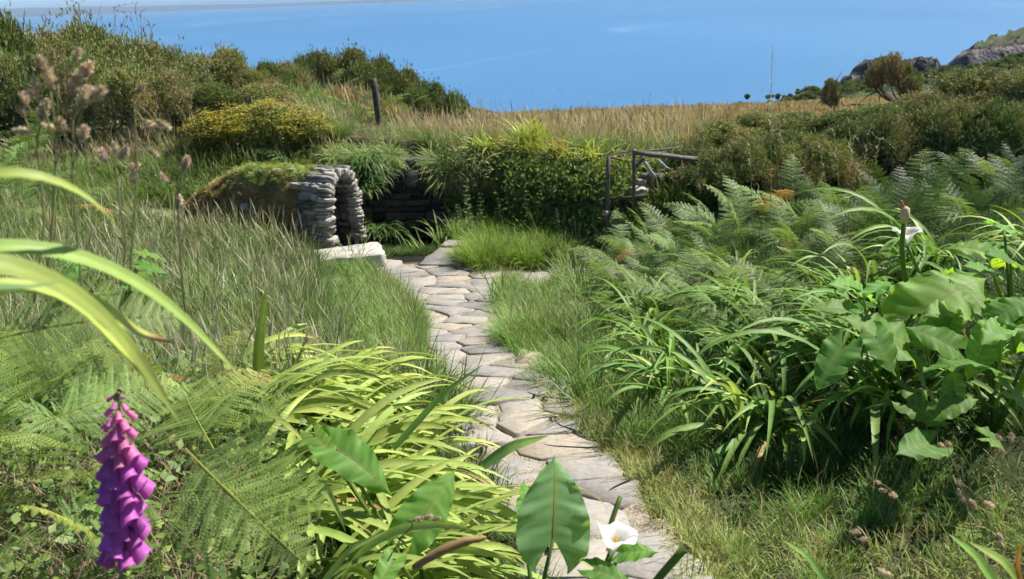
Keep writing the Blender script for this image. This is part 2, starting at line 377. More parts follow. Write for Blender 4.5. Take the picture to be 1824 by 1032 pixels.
Vg = np.stack([X, Y, Z], -1).reshape(-1, 3); nxg, nyg = X.shape
ii, jj = np.meshgrid(np.arange(nxg - 1), np.arange(nyg - 1), indexing='ij')
q = np.stack([ii * nyg + jj, (ii + 1) * nyg + jj, (ii + 1) * nyg + jj + 1, ii * nyg + jj + 1], -1).reshape(-1, 4)
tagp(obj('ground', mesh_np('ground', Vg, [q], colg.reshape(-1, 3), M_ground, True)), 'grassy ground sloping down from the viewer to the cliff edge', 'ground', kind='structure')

# ------------------------------------------------------------------ sea
SEA = -38.0
m, t, out = mat('sea_water'); L = t.links.new
tc = N(t, 'ShaderNodeTexCoord'); mp = N(t, 'ShaderNodeMapping'); L(tc.outputs['Object'], mp.inputs['Vector']); mp.inputs['Scale'].default_value = (0.0035, 0.0011, 1); mp.inputs['Rotation'].default_value = (0, 0, R(12))
n1 = N(t, 'ShaderNodeTexNoise'); n1.inputs['Scale'].default_value = 1.0; n1.inputs['Detail'].default_value = 6; n1.inputs['Distortion'].default_value = .8; L(mp.outputs[0], n1.inputs['Vector'])
ra = N(t, 'ShaderNodeValToRGB'); ra.color_ramp.elements[0].position = .35; ra.color_ramp.elements[0].color = (.060, .190, .365, 1)
ra.color_ramp.elements[1].position = .72; ra.color_ramp.elements[1].color = (.080, .225, .415, 1); L(n1.outputs['Fac'], ra.inputs[0])
# thin winding slick lines
mp3 = N(t, 'ShaderNodeMapping'); L(tc.outputs['Object'], mp3.inputs['Vector']); mp3.inputs['Scale'].default_value = (0.0016, 0.0007, 1); n3x = 1
n3 = N(t, 'ShaderNodeTexNoise'); n3.inputs['Scale'].default_value = 1.0; n3.inputs['Detail'].default_value = 3.5; n3.inputs['Distortion'].default_value = 1.2; L(mp3.outputs[0], n3.inputs['Vector'])
sb = N(t, 'ShaderNodeMath', operation='SUBTRACT'); sb.inputs[1].default_value = .5; L(n3.outputs['Fac'], sb.inputs[0])
ab = N(t, 'ShaderNodeMath', operation='ABSOLUTE'); L(sb.outputs[0], ab.inputs[0])
ln = N(t, 'ShaderNodeMapRange'); ln.inputs['From Min'].default_value = 0.0; ln.inputs['From Max'].default_value = .011; ln.inputs['To Min'].default_value = .22; ln.inputs['To Max'].default_value = 0; L(ab.outputs[0], ln.inputs['Value'])
mk = N(t, 'ShaderNodeMapRange'); mk.inputs['From Min'].default_value = .5; mk.inputs['From Max'].default_value = .62; L(n1.outputs['Fac'], mk.inputs['Value'])
mkk = N(t, 'ShaderNodeMath', operation='MULTIPLY'); L(ln.outputs[0], mkk.inputs[0]); L(mk.outputs[0], mkk.inputs[1])
mxc = N(t, 'ShaderNodeMix', data_type='RGBA'); L(mkk.outputs[0], mxc.inputs['Factor']); L(ra.outputs[0], mxc.inputs['A']); mxc.inputs['B'].default_value = (.30, .48, .70, 1)
n2 = N(t, 'ShaderNodeTexNoise'); n2.inputs['Scale'].default_value = .25; n2.inputs['Detail'].default_value = 8; n2.inputs['Roughness'].default_value = .7; L(tc.outputs['Object'], n2.inputs['Vector'])
bu = N(t, 'ShaderNodeBump'); bu.inputs['Strength'].default_value = 1.0; bu.inputs['Distance'].default_value = 0.8; L(n2.outputs['Fac'], bu.inputs['Height'])
pb = N(t, 'ShaderNodeBsdfPrincipled'); pb.inputs['Roughness'].default_value = .45; pb.inputs['Specular IOR Level'].default_value = .35; L(mxc.outputs['Result'], pb.inputs['Base Color']); L(bu.outputs[0], pb.inputs['Normal']); L(pb.outputs[0], out.inputs[0])
M_sea = m
sx = np.array([-60000, -8000, -1000, 1000, 8000, 60000.]); sy = np.array([-400, 0, 1000, 8000, 60000.])
X, Y = np.meshgrid(sx, sy, indexing='ij'); Vs = np.stack([X, Y, 0 * X + SEA], -1).reshape(-1, 3); a, b = X.shape
ii, jj = np.meshgrid(np.arange(a - 1), np.arange(b - 1), indexing='ij')
q = np.stack([ii * b + jj, (ii + 1) * b + jj, (ii + 1) * b + jj + 1, ii * b + jj + 1], -1).reshape(-1, 4)
tagp(obj('sea', mesh_np('sea', Vs, [q], None, M_sea)), 'calm blue sea reaching to the horizon', 'sea', kind='structure')

# ------------------------------------------------------------------ lofts for far land
def loft(rows, nacross=60, sub=4, amp=0.5, seed=0, cols=None):
    """rows: list of lists of points (world). resampled, subdivided between rows, roughened"""
    g = np.random.default_rng(seed)
    rr = [spline(np.array(r), nacross) for r in rows]
    full, ci = [], []
    for k in range(len(rr) - 1):
        for s in range(sub):
            tt = s / sub; full.append(rr[k] * (1 - tt) + rr[k + 1] * tt)
            ci.append(np.array(cols[k]) * (1 - tt) + np.array(cols[k + 1]) * tt)
    full.append(rr[-1]); ci.append(np.array(cols[-1]))
    V = np.array(full); a = np.broadcast_to(amp, len(full))
    V = V + g.normal(size=V.shape) * np.asarray(a)[:, None, None]
    col = np.broadcast_to(np.array(ci)[:, None, :], V.shape).copy() * (1 + .25 * g.normal(size=V.shape[:2] + (1,))).clip(.4, 1.7)
    nr, nc = V.shape[:2]; ii, jj = np.meshgrid(np.arange(nr - 1), np.arange(nc - 1), indexing='ij')
    q = np.stack([ii * nc + jj, ii * nc + jj + 1, (ii + 1) * nc + jj + 1, (ii + 1) * nc + jj], -1).reshape(-1, 4)
    return V.reshape(-1, 3), q, col.reshape(-1, 3)
grn, grn2, tan = (.06, .085, .03), (.10, .12, .045), (.20, .17, .08)
# green slope beyond the field on the right
top = [(1296, 206, 105), (1330, 196, 108), (1370, 185, 112), (1440, 166, 120), (1500, 150, 128), (1560, 138, 135), (1640, 130, 142), (1730, 118, 150), (1824, 98, 160), (1960, 72, 180), (2400, 20, 200)]
rows = [[(P(a, 330 if 1 else b, 50)) for a, b, c in top], [P(a, b + 62, 62) for a, b, c in top], [P(a, b + 26, c * .75) for a, b, c in top], [P(a, b + 3, c) for a, b, c in top],
        [P(a, b + 3, c) + np.array([0, 12, -8]) for a, b, c in top], [P(a, b, c) * [1, 1, 0] + np.array([0, 40, -45]) for a, b, c in top]]
hv, hq, hc = loft(rows, 120, 6, .12, 3, [grn2, tan, grn, grn, grn, grn])
tagp(obj('hillside', mesh_np('hillside', hv, [hq], hc, M_hill, True)), 'green scrubby hillside dropping to the sea right of the field', 'hill', kind='structure')
HILL_V = hv.reshape(-1, 120, 3)
# headland with its cliff
def headland():
    cl = [(1716, 118), (1760, 116), (1824, 105), (1960, 90), (2300, 60)]
    tp = [(1716, 95), (1745, 86), (1824, 78), (1960, 60), (2300, 10)]
    rg = [(1716, 92), (1762, 70), (1824, 50), (1960, 22), (2300, -40)]
    rows = [[P(a, b + 40, 256) for a, b in cl], [P(a, b, 258) for a, b in cl], [P(a, b, 262) for a, b in tp], [P(a, b, 290) for a, b in rg],
            [P(a + 4, b + 10, 320) for a, b in rg], [P(a + 4, b + 10, 330) * [1, 1, 0] + np.array([0, 0, -45]) for a, b in rg]]
    a = loft(rows, 70, 5, .7, 8, [grn, (.08, .07, .06), (.08, .08, .06), grn2, grn2, grn])
    # end face closing the left side
    V = a[0].reshape(-1, 70, 3); e = V[:, 0]; acc = Acc(); acc.add(a[0], a[1], a[2])
    return acc, e
acc, e = headland()
o = tagp(obj('headland', acc.mesh('headland', M_hill, True)), 'grassy headland ending in a dark cliff above the sea', 'headland', kind='structure')
def crag(name, pts, label, seed, group='dark rock outcrops on the headland', thick=14):
    """pts: silhouette top (px,py,Y), extruded back with jagged strata"""
    g = np.random.default_rng(seed); top = spline(np.array([P(a, b, c) for a, b, c in pts]), 26)
    top[1:-1, 2] += g.normal(size=24) * .35
    nr = 9; rows = []
    for k in range(nr):       # front face, from foot to top
        u = k / (nr - 1); r = top.copy(); r[:, 2] = top[:, 2] - (1 - u) * 16 ; r[:, 1] -= (1 - u) * 5
        r += g.normal(size=r.shape) * .35 * (0.4 if k == nr - 1 else 1); rows.append(r)
    for k in range(1, 4):
        r = top.copy(); r[:, 1] += k * thick / 3; r[:, 2] -= (k / 3) ** 2 * 10; r += g.normal(size=r.shape) * .4; rows.append(r)
    V = np.array(rows)
    c = (V[:, :1] + V[:, -1:]) / 2
    V[:, 0, 2] -= 1; V[:, -1, 2] -= 1
    nr, nc = V.shape[:2]; ii, jj = np.meshgrid(np.arange(nr - 1), np.arange(nc - 1), indexing='ij')
    q = np.stack([ii * nc + jj, ii * nc + jj + 1, (ii + 1) * nc + jj + 1, (ii + 1) * nc + jj], -1).reshape(-1, 4)
    cap = [np.array([[r * nc, (r + 1) * nc, (nr // 2) * nc]]) for r in range(nr - 1)] + [np.array([[r * nc + nc - 1, (nr // 2) * nc + nc - 1, (r + 1) * nc + nc - 1]]) for r in range(nr - 1)]
    tagp(obj(name, mesh_np(name, V.reshape(-1, 3), [q, np.concatenate(cap)], None, M_cliff)), label, 'rock', group)
crag('rock_outcrop', [(1512, 148, 178), (1514, 137, 178), (1530, 134, 180), (1546, 131, 180), (1550, 145, 180)], 'lowest flat dark rock ledge, seaward end of the outcrops', 1)
crag('rock_outcrop', [(1534, 145, 186), (1539, 116, 186), (1552, 112, 186), (1566, 103, 187), (1590, 103, 188), (1606, 106, 189), (1618, 114, 190), (1626, 135, 190)], 'tall rounded rock outcrop standing behind the wind-bent gorse tree', 2)
crag('rock_outcrop', [(1590, 125, 205), (1600, 107, 206), (1625, 105, 207), (1652, 103, 208), (1658, 107, 208), (1672, 105, 209), (1675, 117, 210), (1690, 128, 210)], 'flat-topped slab of rock right of the rounded outcrop', 4)
crag('rock_outcrop', [(1714, 118, 252), (1716, 96, 252), (1728, 88, 253), (1760, 86, 255), (1800, 84, 257), (1840, 78, 259), (1900, 68, 262), (2050, 50, 270)], 'dark cliff face under the grassy headland', 6, thick=20)
crag('rock_outcrop', [(1428, 160, 320), (1436, 153, 320), (1450, 154, 320), (1456, 160, 320)], 'small dark rock showing just over the green hillside', 7, thick=6)
crag('rock_outcrop', [(1299, 190, 322), (1312, 181, 322), (1324, 179, 322), (1330, 181, 322), (1345, 182, 324), (1362, 179, 326), (1378, 182, 330), (1390, 186, 330)], 'low dark rocks lying in the water off the hillside', 5, thick=8)
# distant coast
g = np.random.default_rng(4); n = 160
pxs = np.linspace(-700, 880, n); hts = np.interp(pxs, [-700, 40, 60, 110, 140, 240, 460, 640, 700, 850, 880], [120, 120, 100, 120, 105, 95, 50, 34, 42, 24, 4]) * (1 + .10 * g.normal(size=n).cumsum() / 5).clip(.6, 1.4)
bs = []
for p in pxs:
    Yc = 12000.0; v = P(p, 0, Yc); bs.append([v[0], Yc])
bs = np.array(bs)
rows = np.array([np.c_[bs, np.full(n, SEA - 3)], np.c_[bs + [0, 60], SEA + hts * .55], np.c_[bs + [0, 300], SEA + hts], np.c_[bs + [0, 900], SEA + hts * .9], np.c_[bs + [0, 1500], np.full(n, SEA - 3)]])
nr, nc = rows.shape[:2]; ii, jj = np.meshgrid(np.arange(nr - 1), np.arange(nc - 1), indexing='ij')
q = np.stack([ii * nc + jj, ii * nc + jj + 1, (ii + 1) * nc + jj + 1, (ii + 1) * nc + jj], -1).reshape(-1, 4)
cc = np.tile(np.array([.07, .09, .05]), (nr * nc, 1)); cc[:nc * 2] = (.09, .09, .07)
tagp(obj('distant_coast', mesh_np('coast', rows.reshape(-1, 3), [q], cc, M_hill, True)), 'low far coastline across the bay, faded blue', 'coast', kind='structure')

# ------------------------------------------------------------------ flagstones
def clip(poly, n, d):
    out = []; m_ = len(poly)
    for i in range(m_):
        a, b = poly[i], poly[(i + 1) % m_]; da, db = a @ n - d, b @ n - d
        if da <= 0: out.append(a)
        if (da < 0 < db) or (db < 0 < da): out.append(a + (b - a) * (da / (da - db)))
    return out
def voronoi(sites, gap):
    cells = []
    for i, s in enumerate(sites):
        poly = [s + np.array(v) for v in ((-1, -1), (1, -1), (1, 1), (-1, 1))]
        dd = np.linalg.norm(sites - s, axis=1)
        for j in np.argsort(dd)[1:22]:
            n_ = sites[j] - s; l = np.linalg.norm(n_); n_ = n_ / l
            poly = clip(poly, n_, s @ n_ + l / 2 - gap * rng.uniform(.5, 1.5))
            if len(poly) < 3: break
        cells.append(np.array(poly) if len(poly) >= 3 else None)
    return cells
def flag(poly, h, name, parent, tilt=.012, material=None, rough=.011):
    """one flagstone as a thin irregular slab"""
    pts_ = []
    m_ = len(poly)
    for i in range(m_):
        a, b = poly[i], poly[(i + 1) % m_]; l = np.linalg.norm(b - a); k = max(1, int(l / .07))
        for s in range(k):
            p = a + (b - a) * (s / k)
            if s: p = p + rng.normal(size=2) * rough
            pts_.append(p)
    p = np.array(pts_); c = p.mean(0); n_ = len(p)
    if n_ < 3: return
    # round the corners a little
    p = p * .9 + .05 * np.roll(p, 1, 0) + .05 * np.roll(p, -1, 0)
    z0 = hz(*c); gxx = (hz(c[0] + .15, c[1]) - hz(c[0] - .15, c[1])) / .3 + rng.normal() * tilt; gyy = (hz(c[0], c[1] + .15) - hz(c[0], c[1] - .15)) / .3 + rng.normal() * tilt
    zz = lambda q_, o_: z0 + (q_[:, 0] - c[0]) * gxx + (q_[:, 1] - c[1]) * gyy + o_
    inn = c + (p - c) * (1 - .008 / max(.05, np.linalg.norm(p - c, axis=1).mean()))
    V = np.concatenate([np.c_[p, zz(p, -.05)], np.c_[p, zz(p, h - .007) + rng.normal(size=n_) * .002], np.c_[inn, zz(inn, h) + rng.normal(size=n_) * .0015]])
    V = V - np.array([c[0], c[1], z0])
    V = np.concatenate([V, [[0, 0, h]]])
    k = np.arange(n_); k2 = (k + 1) % n_
    q = np.concatenate([np.stack([k, k2, n_ + k2, n_ + k], -1), np.stack([n_ + k, n_ + k2, 2 * n_ + k2, 2 * n_ + k], -1)])
    tr = np.stack([2 * n_ + k, 2 * n_ + k2, np.full(n_, 3 * n_)], -1)
    me = mesh_np(name, V, [q, tr], None, material or M_flag)
    return obj(name, me, parent, loc=(c[0], c[1], z0))
# bedding sheet
bx = np.arange(PATH[:, 0].min() - .2, PATH[:, 0].max() + .2, .06); by = np.arange(PATH[:, 1].min() - .1, PATH[:, 1].max() + .1, .06)
X, Y = np.meshgrid(bx, by, indexing='ij'); pt = np.stack([X, Y], -1); keep = inpoly(pt, PATH) | inpoly(pt, BRANCH)
Z = Hh(X, Y) + .002 + .006 * nz(X, Y, 14)
a, b = X.shape; ii, jj = np.meshgrid(np.arange(a - 1), np.arange(b - 1), indexing='ij'); kk = keep[:-1, :-1] & keep[1:, 1:]
q = np.stack([ii * b + jj, (ii + 1) * b + jj, (ii + 1) * b + jj + 1, ii * b + jj + 1], -1)[kk]
path = tagp(obj('path', mesh_np('path', np.stack([X, Y, Z], -1).reshape(-1, 3), [q], None, M_sand, True)), 'crazy-paved flagstone path running down to the well', 'path', kind='structure')
# seeds
sites = []
yy = .9
while yy < 9.6:
    xx = -2.6 + rng.uniform(0, .4)
    step = .20 + .05 * rng.normal()
    while xx < 2.6:
        if rng.random() > .10: sites.append((xx + rng.normal() * .05, (yy + rng.normal() * .055) * 1.0))
        xx += rng.uniform(.16, .46)
    yy += max(.17, step)
sites = np.array(sites)
for c_ in voronoi(sites, .008):
    if c_ is None: continue
    ce = c_.mean(0)
    if not inpoly(ce[None], PATH)[0]: continue
    ar = .5 * abs(np.sum(c_[:, 0] * np.roll(c_[:, 1], -1) - c_[:, 1] * np.roll(c_[:, 0], -1)))
    if ar < .004 or np.abs(c_ - ce).max() > .6: continue
    flag(c_, .014 + rng.normal() * .004, 'stone', path)
BRc = poly_world([(893, 492), (1042, 476), (1060, 500), (900, 528)])
flag(BRc, .03, 'stone', path, tilt=0)['label'] = 'broad pinkish slab leading off to the right'
flag(poly_world([(1050, 474), (1140, 470), (1150, 495), (1064, 500)]), .026, 'stone', path, tilt=0)

# ------------------------------------------------------------------ rough stones (shared meshes)
def rough_stone(seed, jit=.09):
    g = np.random.default_rng(seed); n = 4; V, idx = [], {}
    for i in range(n):
        for j in range(n):
            for k in range(n):
                if 0 in (i, j, k) or n - 1 in (i, j, k):
                    idx[(i, j, k)] = len(V); p = np.array([i, j, k]) / (n - 1) - .5
                    m_ = sum(v in (0, n - 1) for v in (i, j, k)); p = p * (1 - .025 * (m_ - 1)) + g.normal(size=3) * jit * .5 * [.8, .8, .6]
                    V.append(p)
    F = []
    for a in range(n - 1):
        for b in range(n - 1):
            for ax in range(3):
                for side in (0, n - 1):
                    def K(u, v):
                        t_ = [0, 0, 0]; t_[ax] = side; t_[(ax + 1) % 3] = u; t_[(ax + 2) % 3] = v; return idx[tuple(t_)]
                    f = [K(a, b), K(a + 1, b), K(a + 1, b + 1), K(a, b + 1)]
                    F.append(f if side else f[::-1])
    return np.array(V), np.array(F)
def stone_set(m_, n=6, s0=0, jit=.09): return [mesh_np('stone', *(lambda v: (v[0], [v[1]]))(rough_stone(s0 + i, jit)), None, m_) for i in range(n)]
RUB, WHI, DRK = stone_set(M_rub, 8, 0, .16), stone_set(M_white, 6, 20, .15), stone_set(M_dark, 6, 40, .11)
def mw(p, u, v, w, s):
    """matrix: columns u,v,w unit axes scaled by s at p"""
    return Matrix([[u[0] * s[0], v[0] * s[1], w[0] * s[2], p[0]], [u[1] * s[0], v[1] * s[1], w[1] * s[2], p[1]], [u[2] * s[0], v[2] * s[1], w[2] * s[2], p[2]], [0, 0, 0, 1]])

# ------------------------------------------------------------------ well house
near = P(592, 452, 9.25); far_ = P(652, 450, 9.85)
zb = hz(-2.4, 9.2) - .02
near[2] = far_[2] = min(near[2], zb)
vax = far_ - near; Wd = float(np.linalg.norm(vax)); vax /= Wd; zax = np.array([0, 0, 1.0]); uax = np.cross(vax, zax)   # u points out of the opening
if uax[0] < 0: uax = -uax
well = empty('stone_well_house', near, 'small stone arched well house with a turf roof beside the path end', 'well house')
WO = np.array(near)
def wl(u, v, z): return (uax * u + vax * v + zax * z)
ztop = P(585, 298, 9.6)[2] - near[2]        # height of the hood
sp = ztop * .58; ro = ztop - sp
def outer(v):       # outline height over v in 0..Wd, a narrow rounded arch
    t_ = (v / Wd - .5) * 2; return sp + ro * math.sqrt(max(0, 1 - abs(t_) ** 2.4))
ring_n = 46
# ring voussoirs: follow the arch from near foot over the crown to the far foot
thk = .10
def archpt(s):  # s 0..1 along the arch, returns (v,z, nv,nz) on the mid line
    hw = Wd / 2 - thk / 2; cx = Wd / 2; Ls = sp; La = math.pi * .5 * (hw + ro - thk / 2); tot = 2 * Ls + La; d_ = s * tot
    if d_ < Ls: return cx - hw, d_, -1, 0
    if d_ > Ls + La: return cx + hw, sp - (d_ - Ls - La), 1, 0
    a_ = math.pi * (1 - (d_ - Ls) / La); return cx + hw * math.cos(a_), sp + (ro - thk / 2) * math.sin(a_), math.cos(a_), math.sin(a_)
for k in range(ring_n):
    v_, z_, nv, nzz = archpt((k + .5) / ring_n); nvec = vax * nv + zax * nzz; tvec = np.cross(uax, nvec)
    for dpt in range(2):
        u_ = -.07 - dpt * .17 + rng.normal() * .012
        L_ = .20 + rng.uniform(-.03, .03)
        st = obj('stone', random.choice(WHI if (dpt == 0 and rng.random() < .9) else RUB), well, mw(wl(u_, v_ + nv * rng.normal() * .01, z_), uax, tvec, nvec, (L_ * (1.0 if dpt else .8), .040 + rng.uniform(-.008, .018), thk + rng.uniform(-.035, .05))))
def tw3(a, b, c):
    t1, t2 = rng.normal() * .07, rng.normal() * .10; a2 = a * math.cos(t1) + c * math.sin(t1); c2 = c * math.cos(t1) - a * math.sin(t1); return a2 * math.cos(t2) + b * math.sin(t2), b * math.cos(t2) - a2 * math.sin(t2), c2
# near side wall: thin courses facing the path
zc = -.05
while zc < ztop * .83:
    ch = rng.choice([.03, .045, .06, .09, .11]) * rng.uniform(.8, 1.15); uu = -.12
    bk = .36 - .16 * max(0, zc / ztop - .45)
    while uu > -bk:
        wl_ = rng.uniform(.06, .19)
        inset = .01 + .05 * max(0, (zc - sp) / ro) ** 2 * 4
        obj('stone', random.choice(RUB + WHI[:1]), well, mw(wl(uu - wl_ / 2, .05 + inset + rng.normal() * .012, zc + ch / 2), *tw3(uax, vax, zax), (wl_ * 1.0, rng.uniform(.12, .2), ch * rng.uniform(.8, 1.0)))); uu -= wl_ + .006
    zc += ch
# far side wall and inner rubble lining; darker stones paint in the interior shade
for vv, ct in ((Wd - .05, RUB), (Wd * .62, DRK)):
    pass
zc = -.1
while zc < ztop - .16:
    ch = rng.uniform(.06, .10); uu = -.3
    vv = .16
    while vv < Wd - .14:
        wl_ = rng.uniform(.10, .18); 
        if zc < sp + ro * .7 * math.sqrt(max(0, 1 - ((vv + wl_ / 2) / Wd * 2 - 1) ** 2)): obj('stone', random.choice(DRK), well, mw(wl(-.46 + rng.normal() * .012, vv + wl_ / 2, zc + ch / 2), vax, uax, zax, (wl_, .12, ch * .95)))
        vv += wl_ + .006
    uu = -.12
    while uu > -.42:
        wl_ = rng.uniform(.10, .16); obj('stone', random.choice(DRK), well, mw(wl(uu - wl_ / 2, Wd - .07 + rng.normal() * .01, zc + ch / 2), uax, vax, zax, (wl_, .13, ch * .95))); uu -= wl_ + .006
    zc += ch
# white stone set in the turf and loose ones
def on_plane(px, py, Y): return P(px, py, Y) - WO
# earth and turf body of the hood: dome tapering to the left
nu, nv_ = 46, 28; us = np.linspace(-.16, -2.35, nu); V = []
def dome(u, v):
    f = sm(-2.2, -.55, u); back = .12 + .88 * f
    hgt = (ztop - .045) * (.50 + .50 * f) * sm(-2.2, -1.65, u) ** .6
    ext = 1 + .55 * (1 - f)
    t_ = (v / Wd - .5) * 2 / ext
    return hgt * np.sqrt(np.clip(1 - np.abs(t_) ** (2.4), 0, 1))
for u in us:
    f = float(sm(-2.45, -1.2, u)); ext = 1 + .55 * (1 - f)
    for k in range(nv_):
        a_ = math.pi * (1 - k / (nv_ - 1)); ca_, sa_ = math.cos(a_), math.sin(a_)
        hw = Wd / 2 * ext * (.93 if u > -.7 else 1.0); hg = (ztop - .03) * (.50 + .50 * f) * float(sm(-2.45, -2.0, u)) ** .6
        v = Wd / 2 + hw * np.sign(ca_) * abs(ca_) ** (.75); z = hg * abs(sa_) ** .85
        V.append(wl(u, v, z - .12 * (sa_ < .02)) + rng.normal(size=3) * .012)
V = np.array(V); ii, jj = np.meshgrid(np.arange(nu - 1), np.arange(nv_ - 1), indexing='ij')
q = np.stack([ii * nv_ + jj, ii * nv_ + jj + 1, (ii + 1) * nv_ + jj + 1, (ii + 1) * nv_ + jj], -1).reshape(-1, 4)
keepq = ~((V[q].mean(1) @ uax) > -.40) | ((V[q].mean(1)[:, 2]) > ztop * .80)
tc_ = np.tile(np.array([.10, .10, .045]), (len(V), 1)); hh = V[:, 2] / ztop
tc_[:] = np.array([.24, .19, .10]) * (1 + .3 * nz(V[:, 0] * 3, V[:, 2] * 3))[:, None]
turf = obj('turf_roof', mesh_np('turf_roof', V, [q[keepq]], tc_, M_ground, True), well)
TURF = V + WO
def loose(px, py, Y, sz, ms=WHI, parent=well, rz=0.2):
    p = P(px, py, Y); o = obj('stone', random.choice(ms), parent); b = WO if parent is not None else 0
    o.location = tuple(p - (WO if parent is not None else 0)); o.scale = sz; o.rotation_euler = (.1, .05, rz); return o

# snap white stones to the turf surface
def turf_hit(px, py):
    a, b, dd = proj(TURF); k = np.argmin((a - px) ** 2 + (b - py) ** 2 + np.where(dd > 11, 0, 0) + dd * 60); return TURF[k]
for px, py, s in ((537, 333, (.19, .10, .07)), (440, 372, (.09, .07, .08)), (494, 306, (.09, .07, .03)), (466, 307, (.06, .06, .03)), (520, 302, (.08, .06, .03)), (550, 312, (.12, .08, .03)), (392, 388, (.07, .05, .05))):
    p = turf_hit(px, py); o = obj('stone', random.choice(WHI), well, loc=p - WO + np.array([0, -.02, .01])); o.scale = s; o.rotation_euler = (rng.normal() * .1, .1, rng.normal() * .2)
# front slab and step
def slab(name, pp, h, label, material, drop=.12, rough=.01):
    w_ = poly_world(pp); c = w_.mean(0); z0 = max(hz(*p_) for p_ in w_) + h
    o = flag(w_, 0, name, None, tilt=0, material=material, rough=rough); me = o.data
    v = np.zeros(len(me.vertices) * 3, np.float32); me.vertices.foreach_get('co', v); v = v.reshape(-1, 3); n_ = (len(v) - 1) // 3
    v[:n_, 2] = -drop; v[n_:2 * n_, 2] = -.012 + rng.normal(size=n_) * .003; v[2 * n_:, 2] = rng.normal(size=len(v) - 2 * n_) * .003
    me.vertices.foreach_set('co', v.ravel()); me.update(); o.location.z = z0
    return tagp(o, label, 'stone slab')
slab('stone_slab', [(540, 474), (545, 458), (612, 459), (676, 458), (690, 476)], .045, 'long pale kerb slab lying in front of the well arch', M_white, .25)
slab('stone_step', [(745, 476), (783, 452), (840, 452), (850, 478)], .03, 'grey step slab at the head of the path beside the pit', M_flag, .2)
slab('stone_step', [(783, 452), (795, 445), (840, 445), (840, 452)], .10, 'small raised pale slab on the far end of the grey step', M_white, .2)
slab('kerb_stone', [(918, 650), (930, 636), (985, 644), (1000, 660), (975, 668), (925, 668)], -.02, 'tilted tan stone beside the path under the grass tuft', M_flag, .16)
slab('kerb_stone', [(950, 695), (965, 680), (1030, 684), (1045, 708), (1010, 712)], -.025, 'grey and tan stone half sunk in turf right of the path', M_flag, .1)

# ------------------------------------------------------------------ retaining wall round the well bay
wall = empty('retaining_wall', (-.5, 11.0, -1.2), 'dark rubble retaining wall behind the well, half hidden by ivy', 'wall')
wo_ = np.array([-.5, 11.0, -1.2])
wx = np.array([-2.6, -2.0, -1.0, 0.0, 0.45, 0.8, 1.1, 1.6]); wy = np.array([11.3, 11.02, 10.98, 10.92, 10.7, 10.25, 9.8, 9.5])
wl_line = spline(np.c_[wx, wy], 60); seg = np.linalg.norm(np.diff(wl_line, axis=0), axis=1); cum = np.concatenate([[0], np.cumsum(seg)]); TOTW = cum[-1]
def wpt(s):
    x_ = np.interp(s, cum, wl_line[:, 0]); y_ = np.interp(s, cum, wl_line[:, 1]); e_ = .05
    dx = np.interp(s + e_, cum, wl_line[:, 0]) - np.interp(s - e_, cum, wl_line[:, 0]); dy = np.interp(s + e_, cum, wl_line[:, 1]) - np.interp(s - e_, cum, wl_line[:, 1]); l = math.hypot(dx, dy)
    return np.array([x_, y_, 0]), np.array([dx / l, dy / l, 0])
WT = -0.33; cnt = 0; zc = -1.75
while zc < WT - .05:
    ch = rng.uniform(.075, .13); s_ = rng.uniform(0, .1)
    while s_ < cum[-1] - .1:
        l = rng.uniform(.15, .34); p, d_ = wpt(s_ + l / 2); nrm = np.array([d_[1], -d_[0], 0])
        top_ = hz(p[0], p[1] + .5)
        if zc + ch < top_ + .02 and cnt < 290:
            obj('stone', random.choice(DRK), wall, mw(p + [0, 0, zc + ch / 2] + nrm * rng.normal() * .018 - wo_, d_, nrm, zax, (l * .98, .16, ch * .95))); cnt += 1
        s_ += l + .005
    zc += ch
ac = Acc()
for s_ in np.linspace(0, cum[-1], 30)[:-1]:
    p, d_ = wpt(s_); p2, d2 = wpt(s_ + cum[-1] / 29); n_ = np.array([-d_[1], d_[0], 0]) * .06; zt = WT + .02
    V = np.array([p + n_ + [0, 0, -1.9], p2 + n_ + [0, 0, -1.9], p2 + n_ + [0, 0, zt], p + n_ + [0, 0, zt], p + n_ * 5 + [0, 0, zt - .05], p2 + n_ * 5 + [0, 0, zt - .05]]) - wo_
    ac.add(V, np.array([[0, 1, 2, 3], [3, 2, 5, 4]]), (.05, .045, .035))
obj('earth_core', ac.mesh('earth_core', M_core), wall)
# plaque
pc = P(733, 325, 10.78)
plaq = empty('plaque', pc, 'dark slate plaque with faint pale lettering fixed on the wall', 'plaque', rz=.03)
V, q = box(0, 0, 0, .20, .025, .31); m_sl, t, out = mat('plaque_slate'); pb = N(t, 'ShaderNodeBsdfPrincipled'); pb.inputs['Base Color'].default_value = (.045, .045, .045, 1); pb.inputs['Roughness'].default_value = .6
nn = N(t, 'ShaderNodeTexNoise'); nn.inputs['Scale'].default_value = 20; bb = N(t, 'ShaderNodeBump'); bb.inputs['Strength'].default_value = .2; t.links.new(nn.outputs['Fac'], bb.inputs['Height']); t.links.new(bb.outputs[0], pb.inputs['Normal']); t.links.new(pb.outputs[0], out.inputs[0])
obj('slate_panel', mesh_np('slate', V, [q], None, m_sl), plaq)
fr_ = Acc()
for b_ in ((0, -.014, .150, .20, .012, .010), (0, -.014, -.150, .20, .012, .010), (-.095, -.014, 0, .010, .012, .29), (.095, -.014, 0, .010, .012, .29)): fr_.add(*box(*b_), (.13, .12, .11))
obj('frame', fr_.mesh('frame', M_leaf), plaq)
tx = Acc()
